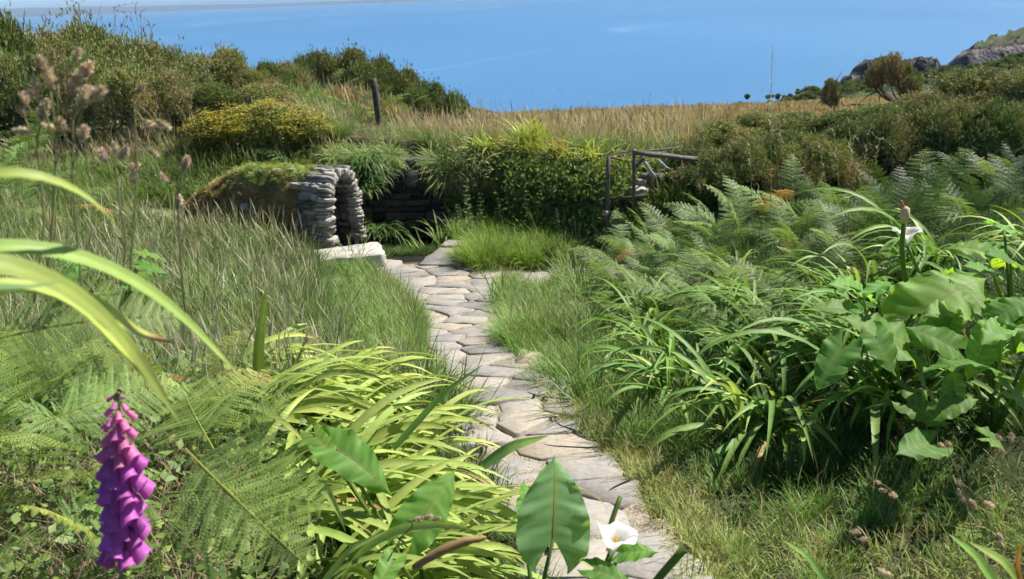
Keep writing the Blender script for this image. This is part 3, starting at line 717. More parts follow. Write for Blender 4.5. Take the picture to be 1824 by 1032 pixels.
for r_, (zz_, hgt_, x0_, x1_) in enumerate([(.115, .014, -.075, .075), (.092, .013, -.045, .055), (.062, .007, -.055, .060), (.044, .007, -.06, .05), (.026, .007, -.07, .065), (.008, .007, -.065, .068), (-.010, .007, -.07, .075), (-.028, .007, -.06, .06), (-.046, .007, -.055, .058)]):
    x_ = x0_
    while x_ < x1_:
        wd_ = rng.uniform(.010, .028) * (1.4 if r_ < 2 else 1); tx.add(*box(x_ + wd_ / 2, -.0135, zz_, wd_, .002, hgt_), (.42, .38, .33)); x_ += wd_ + .006
lt = obj('lettering', tx.mesh('lettering', M_leaf), plaq); lt['kind'] = 'stuff'

# ------------------------------------------------------------------ timber rails
gate = empty('timber_handrail', gx(1130, 9.4), 'weathered timber handrail frame with posts above the well bay', 'handrail')
go = np.array(gate.location)
def beam(a, b, w, h, name='rail', m_=None, label=None):
    a, b = np.asarray(a), np.asarray(b); d_ = b - a; l = np.linalg.norm(d_); d_ /= l
    w, h = w * .72, h * .72
    upv = zax if abs(d_[2]) < .9 else np.array([0, -1.0, 0]); s_ = np.cross(d_, upv); s_ /= np.linalg.norm(s_); up2 = np.cross(s_, d_)
    n_ = 5; V = []
    for k in range(n_):
        c = a + d_ * l * k / (n_ - 1) + rng.normal(size=3) * .003
        for (i_, j_) in ((-1, -1), (1, -1), (1, 1), (-1, 1)): V.append(c + s_ * i_ * w / 2 + up2 * j_ * h / 2)
    k = np.arange(n_ - 1)[:, None] * 4; j = np.arange(4)[None]; j2 = (j + 1) % 4
    q = np.concatenate([np.stack([k + j, k + j2, k + 4 + j2, k + 4 + j], -1).reshape(-1, 4), [[3, 2, 1, 0], [4 * n_ - 4, 4 * n_ - 3, 4 * n_ - 2, 4 * n_ - 1]]])
    o = obj(name, mesh_np(name, np.array(V) - go, [q], None, m_ or M_wood), gate)
    if label: o['label'] = label
    return o
def gpost(px, py0, py1, Y, w=.07, name='post', m_=None): a = P(px, py0, Y); b = P(px + 1, py1, Y); b[0] = a[0]; b[1] = a[1]; return beam(b - [0, 0, .15], a, w, w, name, m_)
gpost(1083, 277, 385, 8.9, .055, m_=M_wood); gpost(1130, 270, 345, 8.5, .045); gpost(1233, 260, 300, 10.8, .065); gpost(1184, 281, 318, 9.6, .07)
gpost(1141, 289, 330, 10.2, .05)
beam(P(1074, 278, 8.9), P(1131, 268, 8.5), .05, .03, m_=M_palewood); beam(P(1127, 272, 8.47), P(1242, 284, 8.9), .05, .07)
beam(P(1131, 270, 8.52), P(1240, 261, 10.8), .03, .025); beam(P(1083, 280, 8.93), P(1146, 291, 9.9), .03, .03)
beam(P(1131, 297, 8.55), P(1148, 279, 8.6), .03, .04, 'brace'); beam(P(1144, 284, 9.0), P(1167, 318, 9.0), .03, .06, 'brace', M_palewood, 'pale sawn diagonal brace'); beam(P(1174, 287, 9.3), P(1190, 302, 9.3), .025, .05, 'brace', M_palewood)
beam(P(1150, 312, 10.3), P(1178, 302, 10.3), .04, .16, 'board'); beam(P(1236, 259, 10.8), P(1246, 264, 10.2), .03, .03)
beam(P(1083, 355, 8.92), P(1150, 350, 8.8), .03, .04)
# old post on the bank
pp_ = P(665, 140, 13.5); M_post = M_bark; pb0 = np.array([pp_[0] + .02, pp_[1], hz(pp_[0], pp_[1]) - .3]); ap = Acc(); kk_ = tube(spline([pb0, pb0 + [0.01, 0, .4], pp_], 8), [.055, .052, .055, .05, .052, .05, .05, .045], 8); ap.add(*kk_, (.3, .28, .25)); tagp(obj('wooden_post', ap.mesh('wooden_post', M_post)), 'old grey wooden post standing in the grass of the bank', 'post')
pp_ = P(709, 210, 13.0); pb0 = np.array([pp_[0], pp_[1], hz(pp_[0], pp_[1]) - .2]); ap = Acc(); ap.add(*tube(spline([pb0, pp_], 5), .04, 8), (.3, .28, .25)); tagp(obj('wooden_stump', ap.mesh('wooden_stump', M_wood)), 'short cut-off stump right of the old post', 'stump')
# rocks near the rail
for (px, py, Y, s, lab) in ((1108, 318, 9.6, (.40, .2, .10), 'long pale rock under the front of the handrail'), (1142, 326, 9.5, (.2, .18, .12), 'white rock beside the dark handrail post'), (1136, 340, 9.3, (.18, .14, .08), 'dark-bottomed pale rock below the white rock'), (1078, 380, 8.6, (.05, .05, .05), 'tiny white stone at the foot of the leftmost rail post')):
    p = P(px, py, Y); o = obj('rock', random.choice(WHI), loc=p, scl=s, rot=(.1, .1, rng.uniform(0, 1))); tagp(o, lab, 'rock')

# ================================================================== VEGETATION
YG, YG2, DG = np.array([.43, .54, .135]), np.array([.27, .42, .095]), np.array([.08, .16, .045])
BRN, STR = np.array([.26, .14, .05]), np.array([.46, .37, .19])
# ---------------- scatter of tufts by geometry nodes (uncountable grass)
def scatter(name, pts_, rots, scl, idx, protos, label, cat='grass'):
    me = bpy.data.meshes.new(name); n_ = len(pts_)
    me.vertices.add(n_); me.vertices.foreach_set('co', np.asarray(pts_, np.float32).ravel())
    for nm, ty, arr in (('rot', 'FLOAT_VECTOR', rots), ('scl', 'FLOAT', scl), ('pick', 'INT', idx)):
        a_ = me.attributes.new(nm, ty, 'POINT'); key = 'vector' if ty == 'FLOAT_VECTOR' else 'value'
        a_.data.foreach_set(key, np.asarray(arr, np.int32 if ty == 'INT' else np.float32).ravel())
    me.materials.append(protos[0].materials[0])
    o = obj(name, me); ng = bpy.data.node_groups.new('scatter_' + name, 'GeometryNodeTree')
    ng.interface.new_socket('Geometry', in_out='INPUT', socket_type='NodeSocketGeometry'); ng.interface.new_socket('Geometry', in_out='OUTPUT', socket_type='NodeSocketGeometry')
    gi, go_ = ng.nodes.new('NodeGroupInput'), ng.nodes.new('NodeGroupOutput')
    ip = ng.nodes.new('GeometryNodeInstanceOnPoints'); jn = ng.nodes.new('GeometryNodeJoinGeometry')
    for pm in protos:
        po = bpy.data.objects.new(name + '_tuft', pm); oi_ = ng.nodes.new('GeometryNodeObjectInfo'); oi_.inputs['Object'].default_value = po
        oi_.inputs['As Instance'].default_value = True; ng.links.new(oi_.outputs['Geometry'], jn.inputs[0])
    def na(nm, ty):
        x_ = ng.nodes.new('GeometryNodeInputNamedAttribute'); x_.data_type = ty; x_.inputs['Name'].default_value = nm; return x_.outputs['Attribute']
    er = ng.nodes.new('FunctionNodeEulerToRotation'); ng.links.new(na('rot', 'FLOAT_VECTOR'), er.inputs[0])
    ng.links.new(gi.outputs[0], ip.inputs['Points']); ng.links.new(jn.outputs[0], ip.inputs['Instance']); ip.inputs['Pick Instance'].default_value = True
    ng.links.new(na('pick', 'INT'), ip.inputs['Instance Index']); ng.links.new(er.outputs[0], ip.inputs['Rotation']); ng.links.new(na('scl', 'FLOAT'), ip.inputs['Scale'])
    ng.links.new(ip.outputs[0], go_.inputs[0])
    md = o.modifiers.new('scatter', 'NODES'); md.node_group = ng
    return tagp(o, label, cat, kind='stuff')
def tuft(n_, L, W, spread, c0, c1, ctip=None, tip=.15, bend=(.4, 1.3), th=(.05, .5), S=3, seeds=0, scol=None, sL=None, sW=.008, m_=None, cv=.25, name='tuft'):
    ac = Acc(); a_ = rng.uniform(0, 6.28, n_); r_ = spread * np.sqrt(rng.random(n_)); b_ = np.c_[r_ * np.cos(a_), r_ * np.sin(a_), np.full(n_, -.03)]
    for k in range(4):
        mk_ = slice(k, None, 4); nn_ = len(a_[mk_])
        if nn_ == 0: continue
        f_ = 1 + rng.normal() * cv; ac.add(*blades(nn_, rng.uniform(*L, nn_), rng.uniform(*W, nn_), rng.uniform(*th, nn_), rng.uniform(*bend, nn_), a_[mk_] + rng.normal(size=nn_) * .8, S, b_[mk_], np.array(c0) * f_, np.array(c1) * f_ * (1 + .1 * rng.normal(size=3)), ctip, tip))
    if seeds:
        a2 = rng.uniform(0, 6.28, seeds); r2 = spread * np.sqrt(rng.random(seeds)); b2 = np.c_[r2 * np.cos(a2), r2 * np.sin(a2), np.zeros(seeds)]
        V, q, c = blades(seeds, rng.uniform(*sL, seeds), sW, rng.uniform(.02, .25, seeds), rng.uniform(.1, .6, seeds), a2, 6, b2, np.array(scol) * .8, scol, prof=[.2, .18, .18, .18, .8, 1.0, .2]); ac.add(V, q, c)
        V, q, c = blades(seeds, rng.uniform(*sL, seeds), sW, rng.uniform(.02, .25, seeds), rng.uniform(.1, .6, seeds), a2 + 1.6, 6, b2, np.array(scol) * .8, scol, prof=[.2, .18, .18, .18, .8, 1.0, .2]); ac.add(V, q, c)
    return ac.mesh(name, m_ or M_grass)
T = {}
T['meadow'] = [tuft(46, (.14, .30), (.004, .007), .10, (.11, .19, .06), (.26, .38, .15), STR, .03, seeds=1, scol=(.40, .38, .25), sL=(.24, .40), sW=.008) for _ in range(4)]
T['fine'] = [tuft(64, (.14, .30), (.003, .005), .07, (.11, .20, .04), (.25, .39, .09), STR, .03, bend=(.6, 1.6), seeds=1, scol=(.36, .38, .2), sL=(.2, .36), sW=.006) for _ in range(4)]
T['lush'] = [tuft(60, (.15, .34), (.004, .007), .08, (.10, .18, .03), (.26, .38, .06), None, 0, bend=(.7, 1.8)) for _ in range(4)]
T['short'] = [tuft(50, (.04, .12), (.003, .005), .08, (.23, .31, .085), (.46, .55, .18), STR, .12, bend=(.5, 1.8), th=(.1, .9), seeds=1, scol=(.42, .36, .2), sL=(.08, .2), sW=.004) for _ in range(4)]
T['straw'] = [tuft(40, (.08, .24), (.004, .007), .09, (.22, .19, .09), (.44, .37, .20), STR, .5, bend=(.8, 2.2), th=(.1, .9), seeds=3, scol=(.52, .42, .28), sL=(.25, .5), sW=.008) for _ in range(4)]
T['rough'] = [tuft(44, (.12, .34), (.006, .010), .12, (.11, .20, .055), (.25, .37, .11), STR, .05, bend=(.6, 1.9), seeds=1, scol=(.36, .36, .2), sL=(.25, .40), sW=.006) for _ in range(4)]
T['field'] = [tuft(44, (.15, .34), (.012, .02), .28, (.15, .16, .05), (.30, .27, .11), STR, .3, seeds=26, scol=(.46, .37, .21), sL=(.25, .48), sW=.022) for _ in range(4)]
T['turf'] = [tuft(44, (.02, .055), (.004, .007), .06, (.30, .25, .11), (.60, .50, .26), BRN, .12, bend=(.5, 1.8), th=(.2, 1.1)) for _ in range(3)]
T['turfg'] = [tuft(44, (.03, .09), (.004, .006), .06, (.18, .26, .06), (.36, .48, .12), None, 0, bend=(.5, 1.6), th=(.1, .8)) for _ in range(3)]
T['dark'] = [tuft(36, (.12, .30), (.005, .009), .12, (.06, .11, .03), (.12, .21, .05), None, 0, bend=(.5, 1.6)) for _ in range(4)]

ZONES = [('none', [(540, 440), (745, 440), (745, 474), (540, 474)]), ('none', [(742, 440), (838, 440), (855, 482), (742, 482)]),
    ('lush', [(838, 380), (1000, 380), (1015, 470), (950, 486), (880, 492), (838, 482)]),
    ('fine', [(893, 520), (1010, 500), (1040, 640), (990, 690), (915, 640), (905, 590)]),
    ('fine', [(690, 480), (800, 640), (790, 700), (640, 700), (560, 520), (560, 470)]),
    ('fine', [(990, 640), (1180, 600), (1260, 840), (1100, 800), (1040, 720)]),
    ('short', [(1010, 640), (1060, 780), (1180, 880), (1260, 1060), (2200, 1300), (2200, 880), (1824, 860), (1500, 870), (1250, 860), (1120, 800)]),
    ('meadow', [(200, 400), (560, 440), (640, 520), (720, 700), (600, 760), (300, 760), (100, 520)]),
    ('straw', [(600, 225), (680, 200), (830, 250), (830, 290), (640, 290)]),
    ('low', [(1270, 215), (1824, 170), (2300, 170), (2300, 420), (1500, 380), (1240, 330)]), ('low', [(-300, 20), (470, 60), (520, 240), (330, 250), (-300, 250)]), ('short', [(230, 360), (330, 375), (575, 395), (575, 452), (420, 450), (240, 440)]),
    ('mix', [(-200, 150), (640, 120), (1000, 180), (1320, 230), (1280, 300), (1000, 300), (640, 300), (400, 290), (-200, 330)]),
    ('rough', [(-300, 280), (380, 280), (560, 440), (200, 420), (-300, 500)]),
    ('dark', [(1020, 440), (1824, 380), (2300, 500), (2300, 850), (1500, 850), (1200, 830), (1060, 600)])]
def zone_of(p3):
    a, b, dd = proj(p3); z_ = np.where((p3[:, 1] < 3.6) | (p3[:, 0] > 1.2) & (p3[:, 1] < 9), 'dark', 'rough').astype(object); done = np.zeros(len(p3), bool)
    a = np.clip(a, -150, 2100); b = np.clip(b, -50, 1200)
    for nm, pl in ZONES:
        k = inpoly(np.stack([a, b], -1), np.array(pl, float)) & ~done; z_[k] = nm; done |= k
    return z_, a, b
def cand(n_, x0, x1, y0, y1, wedge=.78):
    y_ = rng.uniform(y0, y1, n_); x_ = rng.uniform(x0, x1, n_); k = np.abs(x_) < wedge * y_ + 1.6; return x_[k], y_[k]
bx_ = {k: [] for k in T}
def put(kind, x_, y_, s_):
    z_ = Hh(x_, y_); s_ = s_ * np.clip(.95 + .26 * nz(x_, y_, 2.4), .78, 1.25); PX = P(665, 200, 12.8); s_ = s_ * np.where((np.abs(x_ - PX[0] * y_ / 12.8) < .35) & (y_ > 10.5) & (y_ < 13.6), .35, 1.0); bx_[kind].append(np.c_[x_, y_, z_, s_])
def spread_band(n_, x0, x1, y0, y1, s):
    x_, y_ = cand(n_, x0, x1, y0, y1); p2 = np.c_[x_, y_]
    k = ~(inpoly(p2, PATH) | inpoly(p2, BRANCH) | inpoly(p2, STEP) | ((inpoly(p2, SIDE) | inpoly(p2, SIDE2)) & (rng.random(len(p2)) < .85)))
    x_, y_ = x_[k], y_[k]; z_ = Hh(x_, y_)
    kk2 = (z_ > -2.05 + 0 * x_) | (y_ > 14); pitm = (((x_ + 1.32) / .72) ** 4 + ((y_ - 10.25) / .85) ** 4) < 1; wm = (np.abs(y_ - np.interp(x_, wx, wy)) < .22) & (x_ > -2.2) & (x_ < 1.5) & (y_ > 9)
    # keep grass from growing through the stone hood
    dl = np.c_[x_, y_, 0 * x_] - WO; uu_ = dl[:, 0] * uax[0] + dl[:, 1] * uax[1]; vv_ = dl[:, 0] * vax[0] + dl[:, 1] * vax[1]
    hood = (uu_ < .25) & (uu_ > -1.9) & (vv_ > -.05) & (vv_ < Wd + .05)
    k = kk2 & ~pitm & ~wm & ~hood; x_, y_, z_ = x_[k], y_[k], z_[k]
    zn, a, b = zone_of(np.c_[x_, y_, z_])
    r_ = rng.random(len(x_)); nse = nz(x_, y_, 1.1)
    for kind in set(zn):
        m_ = zn == kind
        if kind == 'none': continue
        sc_ = s * rng.uniform(.75, 1.3, m_.sum())
        if kind == 'straw':
            h_ = rng.random(m_.sum()) < .5; xx_, yy_ = x_[m_], y_[m_]; put('straw', xx_[h_], yy_[h_], sc_[h_] * .8); put('rough', xx_[~h_], yy_[~h_], sc_[~h_] * .7); continue
        if kind == 'mix':
            st_ = (r_[m_] + .35 * nse[m_]) < .30
            fld = sm(11.5, 17, y_[m_]) * sm(-1.0, 2.5, x_[m_]) > r_[m_][::-1]
            xx_, yy_ = x_[m_], y_[m_]
            put('field', xx_[fld], yy_[fld], sc_[fld] * .7); k2 = ~fld & st_; put('straw', xx_[k2], yy_[k2], sc_[k2] * .9); k3 = ~fld & ~st_; put('rough', xx_[k3], yy_[k3], sc_[k3] * .7)
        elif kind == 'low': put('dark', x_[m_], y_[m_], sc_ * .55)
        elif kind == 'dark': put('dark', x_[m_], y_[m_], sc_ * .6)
        elif kind == 'short':
            g_ = (r_[m_] + .4 * nse[m_]) < .22; xx_, yy_ = x_[m_], y_[m_]; put('fine', xx_[g_], yy_[g_], sc_[g_] * .6); put('short', xx_[~g_], yy_[~g_], sc_[~g_])
        elif kind == 'meadow':
            g_ = (r_[m_] + .4 * nse[m_]) < .2; xx_, yy_ = x_[m_], y_[m_]; put('fine', xx_[g_], yy_[g_], sc_[g_] * .95); h_ = ~g_ & (rng.random(len(g_)) < .25); put('rough', xx_[h_], yy_[h_], sc_[h_] * .8); g_ = g_ | h_; put('meadow', xx_[~g_], yy_[~g_], sc_[~g_])
        elif kind == 'fine':
            put('fine', x_[m_], y_[m_], sc_ * .68)
        else: put(kind, x_[m_], y_[m_], sc_)
spread_band(12500, -4.5, 4.5, .7, 6, .9)
spread_band(19000, -9, 8, 6, 13, 1.0)
spread_band(12000, -17, 16, 13, 26, 1.25)
x_, y_ = cand(11000, -8, 55, 26, 66, .85); put('field', x_, y_, rng.uniform(.9, 1.5, len(x_)))
x_, y_ = cand(5000, -3, 14, 15, 28, .85); put('field', x_, y_, rng.uniform(.75, 1.1, len(x_)))
# thick green fringe standing along the edges of the flagstones
def fringe(poly_idx_px, n_, s, off, kind='fine', side=-1):
    pl = poly_world(poly_idx_px); d_ = np.diff(pl, axis=0); sl_ = np.linalg.norm(d_, axis=1); cu_ = np.concatenate([[0], np.cumsum(sl_)])
    t_ = rng.uniform(0, cu_[-1], n_); x_ = np.interp(t_, cu_, pl[:, 0]); y_ = np.interp(t_, cu_, pl[:, 1]); o_ = np.abs(rng.normal(size=n_)) * off
    put(kind, x_ + side * o_ + .02 * rng.normal(size=n_), y_ + rng.normal(size=n_) * off * .4, s * rng.uniform(.6, 1.2, n_))
fringe([(680, 505), (710, 535), (740, 565), (742, 600), (750, 640), (766, 690)], 420, .85, .16, side=-1)
fringe([(892, 500), (895, 545), (910, 590), (912, 628)], 240, .62, .12, side=1)
fringe([(1032, 730), (1045, 765), (1090, 810), (1160, 880), (1205, 950), (1245, 1050)], 300, .8, .07, 'short', 1)
fringe([(925, 650), (985, 690), (1032, 725), (1045, 765)], 120, .5, .08, 'short', -1)
# tiny grass in the joints
x_ = rng.uniform(PATH[:, 0].min(), PATH[:, 0].max(), 5000); y_ = rng.uniform(2, PATH[:, 1].max(), 5000); k = inpoly(np.c_[x_, y_], PATH) & (nz(x_, y_, 5) > .42); x_, y_ = x_[k][:170], y_[k][:170]; put('short', x_, y_, rng.uniform(.2, .42, len(x_)))
g_ = G(950, 600); n_ = 120; a_ = rng.uniform(0, 6.28, n_); r_ = np.sqrt(rng.random(n_)); put('fine', g_[0] + .05 + r_ * .26 * np.cos(a_), g_[1] + r_ * .42 * np.sin(a_), rng.uniform(.75, 1.15, n_))
x_ = rng.uniform(-12, -3.2, 1100); y_ = rng.uniform(15.0, 17.2, 1100); put('rough', x_, y_, rng.uniform(1.2, 1.9, 1100))
# thick clump beside the step
lc = G(915, 470); n_ = 210; a_ = rng.uniform(0, 6.28, n_); r_ = np.sqrt(rng.random(n_)); put('lush', lc[0] + r_ * .62 * np.cos(a_), lc[1] + .15 + r_ * .33 * np.sin(a_), rng.uniform(.8, 1.35, n_))
LBL = {'meadow': 'tall soft meadow grass with pinkish seed heads left of the path', 'fine': 'fine green grass leaning over the edges of the flagstones', 'lush': 'bright yellow-green grass clump between the step and the branch path',
    'short': 'short sun-bleached grass at the lower right of the path', 'straw': 'dry straw-coloured grass on the bank above the wall', 'rough': 'rough long grass mixed with straw on the banks', 'field': 'brown seeding grass of the field running to the cliff edge', 'dark': 'shaded coarse grass under the right-hand plants'}
for kind, lst in bx_.items():
    if not lst: continue
    A_ = np.concatenate(lst); n_ = len(A_); rot = np.c_[rng.normal(size=n_) * .24, rng.normal(size=n_) * .24, rng.uniform(0, 6.28, n_)]
    scatter(kind + '_grass', A_[:, :3], rot, A_[:, 3], rng.integers(0, len(T[kind]), n_), T[kind], LBL[kind])
# turf on the hood
V3 = TURF.reshape(nu, nv_, 3); n_ = 3600; iu = rng.uniform(0, nu - 1.01, n_); iv = rng.uniform(1.0, nv_ - 2.01, n_); a_, b_ = iu.astype(int), iv.astype(int); fu, fv = (iu - a_)[:, None], (iv - b_)[:, None]
Pt = V3[a_, b_] * (1 - fu) * (1 - fv) + V3[a_ + 1, b_] * fu * (1 - fv) + V3[a_, b_ + 1] * (1 - fu) * fv + V3[a_ + 1, b_ + 1] * fu * fv
du = V3[a_ + 1, b_] - V3[a_, b_]; dv = V3[a_, b_ + 1] - V3[a_, b_]; nn_ = np.cross(dv, du); nn_ /= np.linalg.norm(nn_, axis=1)[:, None]; nn_[nn_[:, 2] < -.1] *= -1
u_ = (Pt - WO) @ uax; zr = (Pt[:, 2] - WO[2]) / ztop; k = ((u_ < -.38) | (zr > .84)) & (u_ < -.16); Pt, nn_, zr = Pt[k], nn_[k], zr[k]; nn_ = nn_ * .8 + [0, 0, .35]
eul = np.array([Vector(v).to_track_quat('Z', 'Y').to_euler() for v in nn_]); grn_ = (zr + .12 * rng.normal(size=len(zr))) > .93
for kk_, mk_, lb in (('turf', ~grn_, 'brown sun-dried turf growing over the back of the well hood'), ('turfg', grn_, 'green grass growing along the crest of the well hood')):
    scatter(kk_.replace('turfg', 'crest') + '_grass', Pt[mk_], eul[mk_], rng.uniform(.7, 1.3, mk_.sum()), rng.integers(0, 3, mk_.sum()), T[kk_], lb)

# ---------------- montbretia (strap leaved clumps)
def strap_mesh(L, Wd_, th0, bend, c0, c1, tip, ct=BRN, S=12, tw=.5, pw=1.4):
    pr = np.array([.55, .8, .95, 1, 1, 1, 1, .97, .9, .78, .6, .36, .02]); V, q, c = blades(1, L, Wd_, th0, bend, 0.0, S, None, c0, c1, ct, tip, True, tw, pw, prof=pr); return mesh_np('leaf', V, [q], c, M_strap, True)
ST_L = [strap_mesh(rng.uniform(.6, .98), rng.uniform(.024, .038), rng.uniform(.2, .8), rng.uniform(1.3, 2.2), YG2 * f, YG * f * [1.05, 1, 1], rng.choice([0, 0, .05, .12])) for f in rng.uniform(.75, 1.2, 12)]
ST_W = [strap_mesh(rng.uniform(.75, 1.1), rng.uniform(.032, .046), rng.uniform(.45, .95), rng.uniform(1.3, 2.1), YG2 * f, YG * f * [1.05, 1, 1], rng.choice([0, .05, .12])) for f in rng.uniform(.8, 1.15, 10)]
ST_R = [strap_mesh(rng.uniform(.6, 1.0), rng.uniform(.024, .038), rng.uniform(.1, .6), rng.uniform(1.8, 2.8), DG * f * 1.2, DG * f * [2.6, 2.3, 1.7], rng.choice([0, 0, 0, .06])) for f in rng.uniform(.75, 1.25, 12)]  # brighter tips over dark bases paint in light on the upper leaves
ST_DEAD = [strap_mesh(rng.uniform(.4, .8), rng.uniform(.010, .02), rng.uniform(.5, 1.0), rng.uniform(1.4, 2.4), (.42, .34, .14), (.46, .30, .13), .3, (.34, .18, .08), tw=1.2) for _ in range(4)]
ST_Y = [strap_mesh(rng.uniform(.5, .8), rng.uniform(.02, .03), rng.uniform(.05, .35), rng.uniform(1.2, 2.1), YG2 * f, YG * f, rng.choice([0, .1])) for f in rng.uniform(.8, 1.1, 6)]
def clump(loc, label, n_, meshes, azc, azs, group, s=1.0, cat='montbretia', name='montbretia_clump'):
    e_ = empty(name, loc, label, cat, group)
    for k in range(n_):
        az = azc + rng.normal() * azs; rr_ = .12 * math.sqrt(rng.random()); a2 = rng.uniform(0, 6.28); sc_ = s * rng.uniform(.7, 1.15)
        obj('leaf', random.choice(meshes if rng.random() > .09 else ST_DEAD), e_, loc=(rr_ * math.cos(a2), rr_ * math.sin(a2), -.03), rot=(rng.normal() * .1, rng.normal() * .12, az), scl=sc_)
    return e_
GL = 'yellow-green montbretia clumps beside the foreground path'
LC = [(-1.30, 3.55, 'montbretia clump farthest up the left bank, topped by an upright spear leaf'), (-.98, 3.35, 'montbretia clump right of the farthest left one, against the meadow grass'), (-.82, 3.35, 'montbretia clump whose tips reach the flagstones halfway down the picture'),
      (-.55, 2.95, 'montbretia clump leaning over the path edge with straight tips'), (-1.10, 2.85, 'montbretia clump behind the fern and below the farthest left clump'), (-.72, 2.75, 'dense montbretia clump in the middle of the left bed'), (-.58, 2.45, 'montbretia clump arching above the half hidden broad leaf'),
      (-.80, 2.25, 'montbretia clump with long yellow arches left of the broad leaves'), (-.42, 2.25, 'montbretia clump just behind the big upright arum leaf'), (-.55, 1.95, 'montbretia clump arching across the second broad leaf'), (-.40, 1.62, 'low yellow montbretia clump at the bottom edge beside the dry spathe'), (-.62, 1.55, 'montbretia clump next to the bracken frond at the bottom edge'), (-.22, 1.45, 'small montbretia clump at the foot of the white arum flower')]
for x_, y_, lb in LC:
    near_ = y_ < 1.8
    clump((x_, y_, hz(x_, y_)), lb, 22 if near_ else 42, (ST_W if y_ < 2.9 else ST_L + ST_W[:4]), -.2, .8, GL, .60 if near_ else .80)
GR = 'dark green montbretia clumps on the right bank'
RC = [(.80, 3.85, 'montbretia clump nearest the path on the right bank'), (1.02, 3.20, 'lowest montbretia clump, its leaves hanging into the shaded grass'), (1.50, 3.05, 'montbretia clump with hanging leaves left of the fern sprig'), (1.25, 3.95, 'montbretia clump with fine arching leaves above the shaded hollow'),
      (1.60, 3.65, 'broad montbretia clump below the middle bracken'), (.85, 4.75, 'montbretia clump beside the branch path fork'), (1.45, 4.7, 'montbretia clump with pale tips below the bracken bank'), (1.90, 4.3, 'montbretia clump mixed with bracken in the centre of the right bank'),
      (.92, 5.5, 'montbretia clump right of the branch path slab'), (2.35, 4.6, 'sunlit montbretia clump behind the spent arum bud'), (2.95, 4.5, 'yellow-lit montbretia clump behind the largest arum leaf'), (1.6, 5.9, 'montbretia clump poking out above the bracken near the handrail')]
for i, (x_, y_, lb) in enumerate(RC):
    clump((x_, y_, hz(x_, y_)), lb, 48, ST_R + ST_Y[:3] if i not in (10, 11) else ST_Y + ST_R[:4], math.pi + .55, 1.25, GR, .88)
def bulk_clump(loc, label, n_, L, W, c0, c1, azc, azs, th, bend, group, spread=.15, ctip=BRN, tip=.1, name='montbretia_plant', cat='montbretia'):
    a2 = rng.uniform(0, 6.28, n_); r2 = spread * np.sqrt(rng.random(n_)); ac = Acc(); b_ = np.c_[r2 * np.cos(a2), r2 * np.sin(a2), np.full(n_, -.03)]
    for k in range(4):
        mk_ = slice(k, None, 4); nn_ = len(a2[mk_]); f_ = rng.uniform(.75, 1.25)
        ac.add(*blades(nn_, rng.uniform(*L, nn_), rng.uniform(*W, nn_), rng.uniform(*th, nn_), rng.uniform(*bend, nn_), azc + azs * rng.normal(size=nn_), 6, b_[mk_], np.array(c0) * f_, np.array(c1) * f_, ctip, tip, False, .4))
    return tagp(obj(name, ac.mesh('leaves', M_strap), loc=loc), label, cat, group)
# hanging plants in the well bay
GB = 'strap-leaved plants hanging down the wall of the well bay'
for px, py, Y, n_, lb in ((650, 300, 10.7, 60, 'dark strap-leaved plant hanging beside the top of the arch'), (655, 325, 10.75, 55, 'strap-leaved plant hanging left of the plaque'), (640, 345, 10.6, 50, 'strap-leaved plant against the right edge of the arch'), (712, 425, 10.8, 30, 'strap-leaved plant hanging below the plaque'), (680, 420, 10.5, 60, 'dark strap-leaved plant low in the well hollow')):
    bulk_clump(P(px, py, Y), lb, n_ + 20, (.35, .6), (.02, .03), DG * .8, DG * 1.5, -1.3, .9, (.2, .7), (1.8, 2.6), GB, .16)
GT = 'reddish yellow montbretia plants on top of the wall'
for i, (px, Y, lb) in enumerate(((870, 11.15, 'montbretia plant with rusty red dead leaves, leftmost on the wall top'), (905, 11.1, 'montbretia plant with dark red base leaves on the wall top'), (945, 11.0, 'upright yellow-green montbretia plant on the wall top'), (985, 10.75, 'montbretia plant with orange-tinged leaves on the wall top'), (1025, 10.3, 'montbretia plant nearest the handrail on the wall top'), (1045, 10.1, 'small montbretia plant left of the handrail post'))):
    p = gx(px, Y); bulk_clump(p, lb, 85, (.40, .72), (.018, .028), YG2 * [1.2, .8, .8] if i in (0, 1, 3) else YG2, YG * [1.1, 1, 1], rng.uniform(-2.4, -.6), 1.2, (.05, .5), (.6, 1.6), GT, .2, np.array([.38, .10, .03]), .25 if i in (0, 1, 3) else .08)
for i in range(11):
    s_ = TOTW * np.interp(i, [0, 10], [.50, .93]); p, d_ = wpt(s_); p = p + np.array([-d_[1], d_[0], 0]) * rng.uniform(-.10, .12) + [0, 0, -.36 + .05 * rng.normal()]; rd = i in (1, 2, 4, 6, 9)
    bulk_clump(p, '%s montbretia plant spilling over the wall edge above the ivy' % ('rusty orange and green' if rd else 'yellow-green'), 60, (.32, .6), (.016, .026), YG2 * [1.2, .8, .8] if rd else YG2, YG * [1.1, 1, 1], -1.6, 1.3, (.05, .7), (.8, 2.2), GT, .13, np.array([.40, .12, .04]), .25 if rd else .08)
for px, Y in ((880, 10.95), (905, 10.9), (870, 10.8)):
    p = P(px, 320, Y); bulk_clump(p + [0, 0, .15], 'rust-red withered montbretia leaves hanging down the wall', 40, (.2, .4), (.012, .02), (.20, .06, .03), (.30, .09, .04), -1.5, .7, (.8, 1.6), (.8, 1.4), 'withered leaves on the wall', .12)
